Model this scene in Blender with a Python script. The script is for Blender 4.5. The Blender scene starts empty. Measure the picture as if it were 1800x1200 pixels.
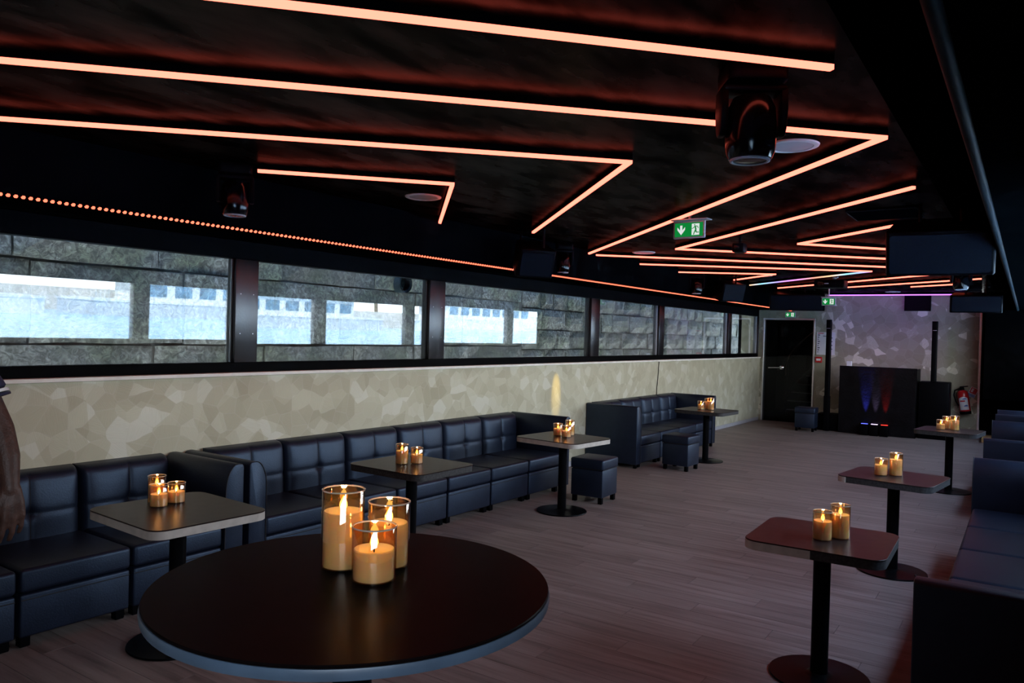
import bpy, bmesh, math, random
from mathutils import Vector, Matrix
from math import sin, cos, pi, radians, sqrt, atan2, exp
random.seed(7)
scn = bpy.context.scene
col = scn.collection

# ------------------------------------------------------------------ camera
EYE = 1.57
YAW, PITCH, ROLL = math.atan(908 / 1350), -0.010, 0.027
fwd = Vector((-sin(YAW) * cos(PITCH), cos(YAW) * cos(PITCH), sin(PITCH)))
rgt = Vector((cos(YAW), sin(YAW), 0))
upv = rgt.cross(fwd)
rgt2 = rgt * cos(ROLL) + upv * sin(ROLL)
upv2 = rgt2.cross(fwd)
cam_data = bpy.data.cameras.new('camera')
cam_data.sensor_width = 36.0
cam_data.lens = 27.0
cam_data.clip_start = 0.02
cam_data.clip_end = 500
cam = bpy.data.objects.new('camera', cam_data)
mw = Matrix((rgt2, upv2, -fwd)).transposed().to_4x4()
mw.translation = (0, 0, EYE)
cam.matrix_world = mw
col.objects.link(cam)
scn.camera = cam

# ------------------------------------------------------------------ world, sun, exposure
SKY = 17.0
SUN = 44.0
world = bpy.data.worlds.new('world')
scn.world = world
world.use_nodes = True
nt = world.node_tree
nt.nodes.clear()
wo = nt.nodes.new('ShaderNodeOutputWorld')
bg = nt.nodes.new('ShaderNodeBackground')
tc = nt.nodes.new('ShaderNodeTexCoord')
sp = nt.nodes.new('ShaderNodeSeparateXYZ')
cr = nt.nodes.new('ShaderNodeValToRGB')
cr.color_ramp.elements[0].position = 0.0
cr.color_ramp.elements[0].color = (0.92, 0.97, 1.0, 1)
cr.color_ramp.elements[1].position = 1.0
cr.color_ramp.elements[1].color = (0.30, 0.52, 0.95, 1)
nt.links.new(tc.outputs['Generated'], sp.inputs[0])
nt.links.new(sp.outputs['Z'], cr.inputs[0])
nt.links.new(cr.outputs[0], bg.inputs['Color'])
bg.inputs['Strength'].default_value = SKY
nt.links.new(bg.outputs[0], wo.inputs['Surface'])

sun_d = bpy.data.lights.new('sun', 'SUN')
sun_d.energy = SUN
sun_d.angle = radians(0.6)
sun_d.color = (1.0, 0.95, 0.86)
sun = bpy.data.objects.new('sun', sun_d)
sun.rotation_euler = Vector((0.66, 0.30, -0.78)).to_track_quat('-Z', 'Y').to_euler()
col.objects.link(sun)

scn.view_settings.view_transform = 'Standard'
scn.view_settings.look = 'None'
scn.view_settings.gamma = 1.0
scn.view_settings.use_curve_mapping = False
scn.view_settings.exposure = 0.0
cy = scn.cycles
cy.use_denoising = True
cy.max_bounces = 8
cy.diffuse_bounces = 4
cy.glossy_bounces = 4
cy.transmission_bounces = 6
cy.transparent_max_bounces = 16
cy.sample_clamp_indirect = 6.0
cy.caustics_reflective = False
cy.caustics_refractive = False

# room constants
XR = 0.39            # right wall
XL0, KL = -4.655, 0.01528   # left wall line x = XL0 + KL*y
YE = 15.40           # end wall
YB = -4.0            # wall behind the camera
ZC = 2.49            # ceiling
ZS = 2.175           # soffit underside
def xl(y): return XL0 + KL * y
LROT = -math.atan(KL)

# portals: they only guide the sky's light through the window openings
RWIN = [(-1.9, 0.2), (3.55, 5.40), (5.62, 8.39), (8.63, 10.51), (10.75, 13.69), (13.92, 15.30)]
ZW0, ZW1 = 1.315, 2.045
for (a, b) in RWIN:
    ld = bpy.data.lights.new('window_portal', 'AREA')
    ld.shape = 'RECTANGLE'
    ld.size = ZW1 - ZW0
    ld.size_y = b - a
    ld.cycles.is_portal = True
    lo = bpy.data.objects.new('window_portal', ld)
    lo.location = (XR + 0.12, (a + b) / 2, (ZW0 + ZW1) / 2)
    lo.rotation_euler = (0, radians(90), 0)
    col.objects.link(lo)

# ------------------------------------------------------------------ materials
def newmat(name):
    m = bpy.data.materials.new(name)
    m.use_nodes = True
    t = m.node_tree
    t.nodes.clear()
    return m, t
def N(t, typ, **kw):
    n = t.nodes.new(typ)
    for k, v in kw.items():
        if k.startswith('i_'):
            n.inputs[k[2:].replace('_', ' ')].default_value = v
        else:
            setattr(n, k, v)
    return n
def L(t, a, b): t.links.new(a, b)
def ramp(t, src, stops):
    r = t.nodes.new('ShaderNodeValToRGB')
    e = r.color_ramp.elements
    while len(e) < len(stops): e.new(0.5)
    for i, (p, c) in enumerate(stops):
        e[i].position = p
        e[i].color = (c[0], c[1], c[2], 1)
    L(t, src, r.inputs[0])
    return r.outputs[0]
def pr(name, color, rough=0.5, metal=0.0, spec=0.5, tint=None, noise=None, bump=None, coat=0.0):
    """principled material with optional fine colour noise (scale, amount) and bump (scale, strength)"""
    m, t = newmat(name)
    o = N(t, 'ShaderNodeOutputMaterial')
    b = N(t, 'ShaderNodeBsdfPrincipled')
    b.inputs['Base Color'].default_value = (*color, 1)
    b.inputs['Roughness'].default_value = rough
    b.inputs['Metallic'].default_value = metal
    b.inputs['Specular IOR Level'].default_value = spec
    if tint: b.inputs['Specular Tint'].default_value = (*tint, 1)
    b.inputs['Coat Weight'].default_value = coat
    if noise or bump:
        c = N(t, 'ShaderNodeTexCoord')
    if noise:
        n = N(t, 'ShaderNodeTexNoise')
        n.inputs['Scale'].default_value = noise[0]
        n.inputs['Detail'].default_value = 5
        L(t, c.outputs['Object'], n.inputs['Vector'])
        a = noise[1]
        k = ramp(t, n.outputs['Fac'], [(0.3, tuple(x * (1 - a) for x in color)), (0.7, tuple(min(1, x * (1 + a)) for x in color))])
        L(t, k, b.inputs['Base Color'])
    if bump:
        n2 = N(t, 'ShaderNodeTexNoise')
        n2.inputs['Scale'].default_value = bump[0]
        n2.inputs['Detail'].default_value = 4
        L(t, c.outputs['Object'], n2.inputs['Vector'])
        bp = N(t, 'ShaderNodeBump')
        bp.inputs['Strength'].default_value = bump[1]
        bp.inputs['Distance'].default_value = 0.01
        L(t, n2.outputs['Fac'], bp.inputs['Height'])
        L(t, bp.outputs[0], b.inputs['Normal'])
    L(t, b.outputs[0], o.inputs[0])
    return m
def emit(name, color, strength):
    m, t = newmat(name)
    o = N(t, 'ShaderNodeOutputMaterial')
    e = N(t, 'ShaderNodeEmission')
    e.inputs[0].default_value = (*color, 1)
    e.inputs[1].default_value = strength
    L(t, e.outputs[0], o.inputs[0])
    return m
def glassmat(name, tint, gloss_mul=1.0, rough=0.0, gcol=(1, 1, 1), base=0.0, dirt=0.0):
    """thin pane: clear through-view plus mirror reflection by Fresnel"""
    m, t = newmat(name)
    o = N(t, 'ShaderNodeOutputMaterial')
    tr = N(t, 'ShaderNodeBsdfTransparent')
    tr.inputs[0].default_value = (*tint, 1)
    g = N(t, 'ShaderNodeBsdfGlossy')
    g.inputs['Color'].default_value = (*gcol, 1)
    g.inputs['Roughness'].default_value = rough
    lw = N(t, 'ShaderNodeLayerWeight')       # Schlick's curve, the same for both faces of the sheet
    pw = N(t, 'ShaderNodeMath', operation='POWER')
    pw.inputs[1].default_value = 5.0
    L(t, lw.outputs['Facing'], pw.inputs[0])
    fr = N(t, 'ShaderNodeMath', operation='MULTIPLY_ADD')
    fr.inputs[1].default_value = 0.96
    fr.inputs[2].default_value = 0.04
    L(t, pw.outputs[0], fr.inputs[0])
    mu = N(t, 'ShaderNodeMath', operation='MULTIPLY_ADD', use_clamp=True)
    mu.inputs[1].default_value = gloss_mul
    mu.inputs[2].default_value = base
    L(t, fr.outputs[0], mu.inputs[0])
    mx = N(t, 'ShaderNodeMixShader')
    L(t, mu.outputs[0], mx.inputs[0])
    L(t, tr.outputs[0], mx.inputs[1])
    L(t, g.outputs[0], mx.inputs[2])
    out = mx.outputs[0]
    if dirt:
        df = N(t, 'ShaderNodeBsdfDiffuse')
        df.inputs[0].default_value = (0.55, 0.6, 0.65, 1)
        c = N(t, 'ShaderNodeTexCoord')
        nz = N(t, 'ShaderNodeTexNoise')
        nz.inputs['Scale'].default_value = 9
        nz.inputs['Detail'].default_value = 8
        L(t, c.outputs['Object'], nz.inputs['Vector'])
        k = ramp(t, nz.outputs['Fac'], [(0.42, (0, 0, 0)), (0.75, (dirt, dirt, dirt))])
        mx2 = N(t, 'ShaderNodeMixShader')
        L(t, k, mx2.inputs[0])
        L(t, out, mx2.inputs[1])
        L(t, df.outputs[0], mx2.inputs[2])
        out = mx2.outputs[0]
    L(t, out, o.inputs[0])
    return m

def wallpaper(name, along, lo=1.0, hi=0.90, sc=8.5, line=0.30):
    """printed wallpaper of broken flagstone-like facets with brushed grain"""
    m, t = newmat(name)
    o = N(t, 'ShaderNodeOutputMaterial')
    b = N(t, 'ShaderNodeBsdfPrincipled')
    c = N(t, 'ShaderNodeTexCoord')
    s = N(t, 'ShaderNodeSeparateXYZ')
    L(t, c.outputs['Object'], s.inputs[0])
    cb = N(t, 'ShaderNodeCombineXYZ')
    L(t, s.outputs[along], cb.inputs[0])
    L(t, s.outputs['Z'], cb.inputs[1])
    # uneven stretch so the facets differ in size and slant
    wn = N(t, 'ShaderNodeTexNoise')
    wn.inputs['Scale'].default_value = 3.2
    wn.inputs['Detail'].default_value = 0
    L(t, cb.outputs[0], wn.inputs['Vector'])
    wm = N(t, 'ShaderNodeMapRange')
    wm.inputs['To Min'].default_value = -0.035
    wm.inputs['To Max'].default_value = 0.035
    L(t, wn.outputs['Fac'], wm.inputs['Value'])
    cb0 = cb
    sk = N(t, 'ShaderNodeCombineXYZ')
    L(t, wm.outputs[0], sk.inputs[0])
    L(t, wm.outputs[0], sk.inputs[1])
    cb = N(t, 'ShaderNodeVectorMath', operation='ADD')
    L(t, cb0.outputs[0], cb.inputs[0])
    L(t, sk.outputs[0], cb.inputs[1])
    # facets
    v1 = N(t, 'ShaderNodeTexVoronoi', voronoi_dimensions='2D', feature='F1', distance='MINKOWSKI')
    v1.inputs['Scale'].default_value = sc
    v1.inputs['Exponent'].default_value = 1.6
    L(t, cb.outputs[0], v1.inputs['Vector'])
    ve = N(t, 'ShaderNodeTexVoronoi', voronoi_dimensions='2D', feature='DISTANCE_TO_EDGE')
    ve.inputs['Scale'].default_value = sc
    L(t, cb.outputs[0], ve.inputs['Vector'])
    v2 = N(t, 'ShaderNodeTexVoronoi', voronoi_dimensions='2D', feature='F1')
    v2.inputs['Scale'].default_value = 5.3
    mp = N(t, 'ShaderNodeMapping')
    mp.inputs['Location'].default_value = (3.1, 1.7, 0)
    L(t, cb.outputs[0], mp.inputs[0])
    L(t, mp.outputs[0], v2.inputs['Vector'])
    h1 = N(t, 'ShaderNodeSeparateColor')
    L(t, v1.outputs['Color'], h1.inputs[0])
    h2 = N(t, 'ShaderNodeSeparateColor')
    L(t, v2.outputs['Color'], h2.inputs[0])
    ad = N(t, 'ShaderNodeMath', operation='MULTIPLY_ADD')
    ad.inputs[1].default_value = 0.45
    L(t, h2.outputs[0], ad.inputs[0])
    m5 = N(t, 'ShaderNodeMath', operation='MULTIPLY')
    m5.inputs[1].default_value = 0.55
    L(t, h1.outputs[0], m5.inputs[0])
    L(t, m5.outputs[0], ad.inputs[2])
    # grain turned per facet
    vr = N(t, 'ShaderNodeVectorRotate', rotation_type='Z_AXIS')
    an = N(t, 'ShaderNodeMath', operation='MULTIPLY')
    an.inputs[1].default_value = 3.14
    L(t, h1.outputs[1], an.inputs[0])
    L(t, an.outputs[0], vr.inputs['Angle'])
    L(t, cb.outputs[0], vr.inputs['Vector'])
    mg = N(t, 'ShaderNodeMapping')
    mg.inputs['Scale'].default_value = (14, 170, 1)
    L(t, vr.outputs[0], mg.inputs[0])
    gn = N(t, 'ShaderNodeTexNoise')
    gn.inputs['Scale'].default_value = 1.0
    gn.inputs['Detail'].default_value = 2
    L(t, mg.outputs[0], gn.inputs['Vector'])
    tot = N(t, 'ShaderNodeMath', operation='MULTIPLY_ADD')
    tot.inputs[1].default_value = 0.22
    L(t, gn.outputs['Fac'], tot.inputs[0])
    L(t, ad.outputs[0], tot.inputs[2])
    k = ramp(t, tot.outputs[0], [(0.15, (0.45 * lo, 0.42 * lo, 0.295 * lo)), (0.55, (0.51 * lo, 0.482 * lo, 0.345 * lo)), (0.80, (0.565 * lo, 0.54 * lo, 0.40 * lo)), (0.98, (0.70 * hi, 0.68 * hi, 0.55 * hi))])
    ek = ramp(t, ve.outputs['Distance'], [(0.0, (1, 1, 1)), (0.06, (0, 0, 0))])
    ml = N(t, 'ShaderNodeMix', data_type='RGBA')
    L(t, ek, ml.inputs[0])
    ml.inputs[0].default_value = 0
    mfac = N(t, 'ShaderNodeMath', operation='MULTIPLY')
    mfac.inputs[1].default_value = line
    L(t, ek, mfac.inputs[0])
    L(t, mfac.outputs[0], ml.inputs[0])
    L(t, k, ml.inputs[6])
    ml.inputs[7].default_value = (0.58, 0.55, 0.45, 1)
    L(t, ml.outputs[2], b.inputs['Base Color'])
    rk = N(t, 'ShaderNodeMath', operation='MULTIPLY_ADD')
    rk.inputs[1].default_value = -0.25
    rk.inputs[2].default_value = 0.66
    L(t, ad.outputs[0], rk.inputs[0])
    L(t, rk.outputs[0], b.inputs['Roughness'])
    b.inputs['Metallic'].default_value = 0.12
    bp = N(t, 'ShaderNodeBump')
    bp.inputs['Strength'].default_value = 0.12
    bp.inputs['Distance'].default_value = 0.004
    L(t, gn.outputs['Fac'], bp.inputs['Height'])
    L(t, bp.outputs[0], b.inputs['Normal'])
    L(t, b.outputs[0], o.inputs[0])
    return m

def plankmat():
    m, t = newmat('floor_plank_vinyl')
    o = N(t, 'ShaderNodeOutputMaterial')
    b = N(t, 'ShaderNodeBsdfPrincipled')
    g = N(t, 'ShaderNodeNewGeometry')
    oi = N(t, 'ShaderNodeObjectInfo')
    ad = N(t, 'ShaderNodeMath', operation='ADD')
    L(t, g.outputs['Random Per Island'], ad.inputs[0])
    L(t, oi.outputs['Random'], ad.inputs[1])
    fr = N(t, 'ShaderNodeMath', operation='FRACT')
    L(t, ad.outputs[0], fr.inputs[0])
    mu = N(t, 'ShaderNodeMath', operation='MULTIPLY')
    mu.inputs[1].default_value = 37.0
    L(t, fr.outputs[0], mu.inputs[0])
    mp = N(t, 'ShaderNodeMapping')
    mp.inputs['Scale'].default_value = (1.6, 22, 1)
    L(t, g.outputs['Position'], mp.inputs[0])
    cb = N(t, 'ShaderNodeCombineXYZ')
    L(t, mu.outputs[0], cb.inputs[2])
    va = N(t, 'ShaderNodeVectorMath', operation='ADD')
    L(t, mp.outputs[0], va.inputs[0])
    L(t, cb.outputs[0], va.inputs[1])
    nz = N(t, 'ShaderNodeTexNoise')
    nz.inputs['Scale'].default_value = 1.0
    nz.inputs['Detail'].default_value = 6
    nz.inputs['Roughness'].default_value = 0.62
    L(t, va.outputs[0], nz.inputs['Vector'])
    c1 = ramp(t, nz.outputs['Fac'], [(0.28, (0.115, 0.084, 0.074)), (0.5, (0.212, 0.165, 0.148)), (0.72, (0.275, 0.220, 0.198))])
    br = N(t, 'ShaderNodeMath', operation='MULTIPLY_ADD')
    br.inputs[1].default_value = 0.26
    br.inputs[2].default_value = 0.86
    L(t, fr.outputs[0], br.inputs[0])
    mm = N(t, 'ShaderNodeVectorMath', operation='SCALE')
    L(t, c1, mm.inputs[0])
    L(t, br.outputs[0], mm.inputs['Scale'])
    L(t, mm.outputs[0], b.inputs['Base Color'])
    b.inputs['Roughness'].default_value = 0.48
    b.inputs['Specular IOR Level'].default_value = 0.4
    bp = N(t, 'ShaderNodeBump')
    bp.inputs['Strength'].default_value = 0.15
    bp.inputs['Distance'].default_value = 0.003
    L(t, nz.outputs['Fac'], bp.inputs['Height'])
    L(t, bp.outputs[0], b.inputs['Normal'])
    L(t, b.outputs[0], o.inputs[0])
    return m

def stonemat():
    m, t = newmat('quay_stone')
    o = N(t, 'ShaderNodeOutputMaterial')
    b = N(t, 'ShaderNodeBsdfPrincipled')
    g = N(t, 'ShaderNodeNewGeometry')
    oi = N(t, 'ShaderNodeObjectInfo')
    n1 = N(t, 'ShaderNodeTexNoise')
    n1.inputs['Scale'].default_value = 16
    n1.inputs['Detail'].default_value = 9
    n1.inputs['Roughness'].default_value = 0.75
    n1.inputs['Distortion'].default_value = 1.2
    L(t, g.outputs['Position'], n1.inputs['Vector'])
    n2 = N(t, 'ShaderNodeTexNoise')
    n2.inputs['Scale'].default_value = 2.2
    n2.inputs['Detail'].default_value = 4
    L(t, g.outputs['Position'], n2.inputs['Vector'])
    k = ramp(t, n1.outputs['Fac'], [(0.36, (0.008, 0.008, 0.007)), (0.47, (0.045, 0.045, 0.041)), (0.60, (0.14, 0.14, 0.13)), (0.72, (0.30, 0.30, 0.28))])
    moss = ramp(t, n2.outputs['Fac'], [(0.45, (1, 1, 1)), (0.62, (0.62, 0.72, 0.50)), (0.75, (0.42, 0.46, 0.40))])
    mx = N(t, 'ShaderNodeMix', data_type='RGBA', blend_type='MULTIPLY')
    mx.inputs[0].default_value = 1
    L(t, k, mx.inputs[6])
    L(t, moss, mx.inputs[7])
    br = N(t, 'ShaderNodeMath', operation='MULTIPLY_ADD')
    br.inputs[1].default_value = 0.7
    br.inputs[2].default_value = 0.6
    L(t, oi.outputs['Random'], br.inputs[0])
    mm = N(t, 'ShaderNodeVectorMath', operation='SCALE')
    L(t, mx.outputs[2], mm.inputs[0])
    L(t, br.outputs[0], mm.inputs['Scale'])
    L(t, mm.outputs[0], b.inputs['Base Color'])
    b.inputs['Roughness'].default_value = 0.85
    bp = N(t, 'ShaderNodeBump')
    bp.inputs['Strength'].default_value = 0.9
    bp.inputs['Distance'].default_value = 0.03
    L(t, n1.outputs['Fac'], bp.inputs['Height'])
    L(t, bp.outputs[0], b.inputs['Normal'])
    L(t, b.outputs[0], o.inputs[0])
    return m

def ceilmat():
    """black varnish: very dark body with a faint, patchy sheen"""
    m, t = newmat('ceiling_black_varnish')
    o = N(t, 'ShaderNodeOutputMaterial')
    df = N(t, 'ShaderNodeBsdfDiffuse')
    gl = N(t, 'ShaderNodeBsdfGlossy')
    c = N(t, 'ShaderNodeTexCoord')
    mp = N(t, 'ShaderNodeMapping')
    mp.inputs['Scale'].default_value = (2.2, 0.9, 1)
    mp.inputs['Rotation'].default_value = (0, 0, 0.78)
    L(t, c.outputs['Object'], mp.inputs[0])
    n = N(t, 'ShaderNodeTexNoise')
    n.inputs['Scale'].default_value = 3.0
    n.inputs['Detail'].default_value = 6
    L(t, mp.outputs[0], n.inputs['Vector'])
    L(t, ramp(t, n.outputs['Fac'], [(0.35, (0.0008, 0.0008, 0.0008)), (0.7, (0.0030, 0.0025, 0.0022))]), df.inputs[0])
    L(t, ramp(t, n.outputs['Fac'], [(0.3, (0.20, 0.20, 0.20)), (0.7, (0.34, 0.34, 0.34))]), gl.inputs['Roughness'])
    mx = N(t, 'ShaderNodeMixShader')
    L(t, ramp(t, n.outputs['Fac'], [(0.35, (0.012, 0.012, 0.012)), (0.68, (0.065, 0.065, 0.065))]), mx.inputs[0])
    L(t, df.outputs[0], mx.inputs[1])
    L(t, gl.outputs[0], mx.inputs[2])
    L(t, mx.outputs[0], o.inputs[0])
    return m

M = {}
M['wall_l'] = wallpaper('wallpaper_facets_long_wall', 'Y')
M['wall_e'] = wallpaper('wallpaper_facets_end_wall_dimmed', 'X', 0.50, 0.86, 6.6, 0.10)  # same wallpaper, the end wall's dimmer light put into its colours
M['plank'] = plankmat()
M['stone'] = stonemat()
M['mortar'] = pr('quay_mortar', (0.05, 0.05, 0.045), 0.95, noise=(12, 0.5))
M['ceil'] = ceilmat()
M['black'] = pr('black_paint', (0.0012, 0.0012, 0.0014), 0.7, spec=0.0, noise=(8, 0.3))
M['blackgloss'] = pr('black_gloss', (0.002, 0.002, 0.003), 0.16, spec=0.25, noise=(5, 0.2))
M['rail'] = pr('window_rail_black_matt', (0.0022, 0.0024, 0.003), 0.5, spec=0.02, noise=(9, 0.3))
M['frame'] = pr('window_frame_black_lacquer', (0.002, 0.002, 0.003), 0.30, spec=1.0, noise=(9, 0.3), bump=(60, 0.05))
M['soffit'] = pr('soffit_black_satin', (0.0016, 0.0022, 0.0026), 0.7, spec=0.0, noise=(6, 0.5))
M['sill'] = pr('sill_ivory', (0.93, 0.90, 0.82), 0.4, noise=(10, 0.08))
M['leather'] = pr('leather_navy_black', (0.0046, 0.0066, 0.0155), 0.46, spec=0.7, tint=(0.5, 0.70, 1.0), noise=(14, 0.3), bump=(130, 0.12))
M['stitch'] = pr('stitch_thread', (0.006, 0.007, 0.010), 0.7, noise=(50, 0.2))
M['plastic'] = pr('black_plastic', (0.0018, 0.0018, 0.0024), 0.45, spec=0.035, noise=(20, 0.2))
M['steel_black'] = pr('powder_coated_black_steel', (0.003, 0.003, 0.0035), 0.30, spec=0.04, noise=(30, 0.2))
M['laminate'] = pr('laminate_dark_walnut', (0.022, 0.0155, 0.0145), 0.32, spec=0.10, noise=(18, 0.35))
M['roundtop'] = pr('round_top_dark_brown', (0.004, 0.0025, 0.0025), 0.34, spec=0.018, noise=(18, 0.3))
M['edge_pale'] = pr('edge_band_beige', (0.46, 0.42, 0.37), 0.45, noise=(25, 0.12))
M['edge_dark'] = pr('edge_bare_chipboard', (0.022, 0.021, 0.021), 0.75, noise=(70, 0.7))
M['rim'] = pr('round_rim_grey_blue', (0.06, 0.088, 0.125), 0.38, noise=(15, 0.15))
M['white'] = pr('white_plastic', (0.70, 0.70, 0.70), 0.45, noise=(10, 0.05))
M['lightgrey'] = pr('grey_plastic', (0.42, 0.42, 0.45), 0.4, noise=(10, 0.08))
M['chrome'] = pr('chrome', (0.72, 0.72, 0.74), 0.18, metal=1.0, noise=(10, 0.05))
M['alu'] = pr('aluminium_trim', (0.62, 0.62, 0.63), 0.35, metal=0.9, noise=(10, 0.08))
M['grille'] = pr('speaker_grille_steel', (0.003, 0.0045, 0.009), 0.6, spec=0.08, noise=(220, 0.6))
M['green'] = emit('exit_green', (0.005, 0.26, 0.045), 0.85)
M['exitwhite'] = emit('exit_white', (0.9, 0.95, 0.93), 0.80)
M['wax'] = pr('candle_wax_ivory', (0.95, 0.82, 0.70), 0.5, noise=(25, 0.06))
for n_ in M['wax'].node_tree.nodes:
    if n_.type == 'BSDF_PRINCIPLED':
        n_.inputs['Subsurface Weight'].default_value = 0.7
        n_.inputs['Subsurface Radius'].default_value = (1.0, 0.6, 0.3)
        n_.inputs['Subsurface Scale'].default_value = 0.03
M['amber'] = glassmat('amber_glass', (0.96, 0.82, 0.64), 1.4, 0.02, (1.0, 0.94, 0.88), 0.05)
M['flame'] = emit('led_flame', (1.0, 0.50, 0.09), 9.0)
M['glow_strip'] = emit('led_strip_orange', (1.0, 0.128, 0.084), 4.8)
M['glow_dots'] = emit('led_dots_orange', (1.0, 0.14, 0.075), 3.0)
M['glow_purple'] = emit('led_strip_purple', (0.55, 0.16, 1.0), 2.6)
M['red'] = pr('red_enamel', (0.42, 0.012, 0.014), 0.28, noise=(12, 0.15))
M['paper'] = pr('printed_paper', (0.62, 0.62, 0.66), 0.6, noise=(9, 0.06))
M['ink'] = pr('ink_dark', (0.05, 0.05, 0.09), 0.7, noise=(50, 0.3))
M['inkblue'] = pr('ink_blue', (0.05, 0.12, 0.42), 0.6, noise=(50, 0.2))
M['inkred'] = pr('ink_red', (0.45, 0.03, 0.04), 0.6, noise=(50, 0.2))
M['pine'] = pr('pale_wood', (0.50, 0.33, 0.14), 0.5, noise=(20, 0.25))
M['skin'] = pr('skin_dark_brown', (0.052, 0.023, 0.016), 0.5, spec=0.35, noise=(45, 0.25), bump=(160, 0.2))
M['nail'] = pr('fingernail', (0.42, 0.25, 0.22), 0.35, noise=(30, 0.05))
M['shirt'] = pr('navy_jersey', (0.018, 0.022, 0.060), 0.85, noise=(60, 0.3), bump=(200, 0.3))
M['trouser'] = pr('black_trousers', (0.012, 0.012, 0.014), 0.85, noise=(60, 0.3))
M['hair'] = pr('black_hair', (0.008, 0.007, 0.006), 0.8, noise=(80, 0.4), bump=(120, 0.8))
M['glass'] = glassmat('window_glass', (0.88, 0.93, 0.94), 1.6, 0.0, (1, 1, 1), 0.0, dirt=0.05)
M['glass_r'] = glassmat('window_glass_river_side', (0.95, 0.97, 0.98), 1.0)
M['doorglass'] = glassmat('door_tinted_glass', (0.62, 0.62, 0.64), 0.2)
M['mast'] = pr('galvanised_pipe', (0.010, 0.015, 0.018), 0.6, spec=0.02, noise=(9, 0.3))
M['barge_white'] = pr('barge_white', (0.78, 0.78, 0.75), 0.5, noise=(1.5, 0.12))
M['barge_grey'] = pr('barge_grey', (0.34, 0.38, 0.42), 0.5, noise=(1.5, 0.2))
M['barge_glass'] = pr('barge_window', (0.06, 0.14, 0.22), 0.15, noise=(1.5, 0.5))
M['bank'] = pr('bank_stone', (0.46, 0.44, 0.40), 0.9, noise=(1.0, 0.25))
M['leaf'] = pr('tree_leaves', (0.16, 0.25, 0.07), 0.7, noise=(1.5, 0.5))
M['bark'] = pr('tree_bark', (0.12, 0.09, 0.06), 0.9, noise=(5, 0.4))
M['facade'] = pr('facade_cream', (0.62, 0.57, 0.48), 0.8, noise=(0.6, 0.15))
M['roofzinc'] = pr('roof_zinc', (0.25, 0.28, 0.33), 0.5, noise=(0.8, 0.2))

def watermat():
    m, t = newmat('river_water')
    o = N(t, 'ShaderNodeOutputMaterial')
    b = N(t, 'ShaderNodeBsdfPrincipled')
    c = N(t, 'ShaderNodeTexCoord')
    mp = N(t, 'ShaderNodeMapping')
    mp.inputs['Scale'].default_value = (1.2, 0.35, 1)
    L(t, c.outputs['Object'], mp.inputs[0])
    n = N(t, 'ShaderNodeTexNoise')
    n.inputs['Scale'].default_value = 1.0
    n.inputs['Detail'].default_value = 6
    L(t, mp.outputs[0], n.inputs['Vector'])
    k = ramp(t, n.outputs['Fac'], [(0.35, (0.16, 0.34, 0.50)), (0.65, (0.42, 0.60, 0.74))])
    L(t, k, b.inputs['Base Color'])
    b.inputs['Roughness'].default_value = 0.18
    bp = N(t, 'ShaderNodeBump')
    bp.inputs['Strength'].default_value = 0.5
    bp.inputs['Distance'].default_value = 0.25
    L(t, n.outputs['Fac'], bp.inputs['Height'])
    L(t, bp.outputs[0], b.inputs['Normal'])
    L(t, b.outputs[0], o.inputs[0])
    return m
M['water'] = watermat()

def rainbowmat():
    m, t = newmat('led_strip_rainbow')
    o = N(t, 'ShaderNodeOutputMaterial')
    e = N(t, 'ShaderNodeEmission')
    c = N(t, 'ShaderNodeTexCoord')
    s = N(t, 'ShaderNodeSeparateXYZ')
    L(t, c.outputs['Object'], s.inputs[0])
    mu = N(t, 'ShaderNodeMath', operation='MULTIPLY')
    mu.inputs[1].default_value = 0.66
    L(t, s.outputs['X'], mu.inputs[0])
    fr = N(t, 'ShaderNodeMath', operation='FRACT')
    L(t, mu.outputs[0], fr.inputs[0])
    k = ramp(t, fr.outputs[0], [(0.0, (1.0, 0.35, 0.25)), (0.18, (1.0, 0.55, 0.30)), (0.34, (0.30, 0.75, 1.0)), (0.55, (0.45, 0.35, 1.0)), (0.75, (0.85, 0.30, 1.0)), (1.0, (1.0, 0.35, 0.25))])
    L(t, k, e.inputs[0])
    e.inputs[1].default_value = 1.5
    L(t, e.outputs[0], o.inputs[0])
    return m
M['glow_rainbow'] = rainbowmat()

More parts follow.
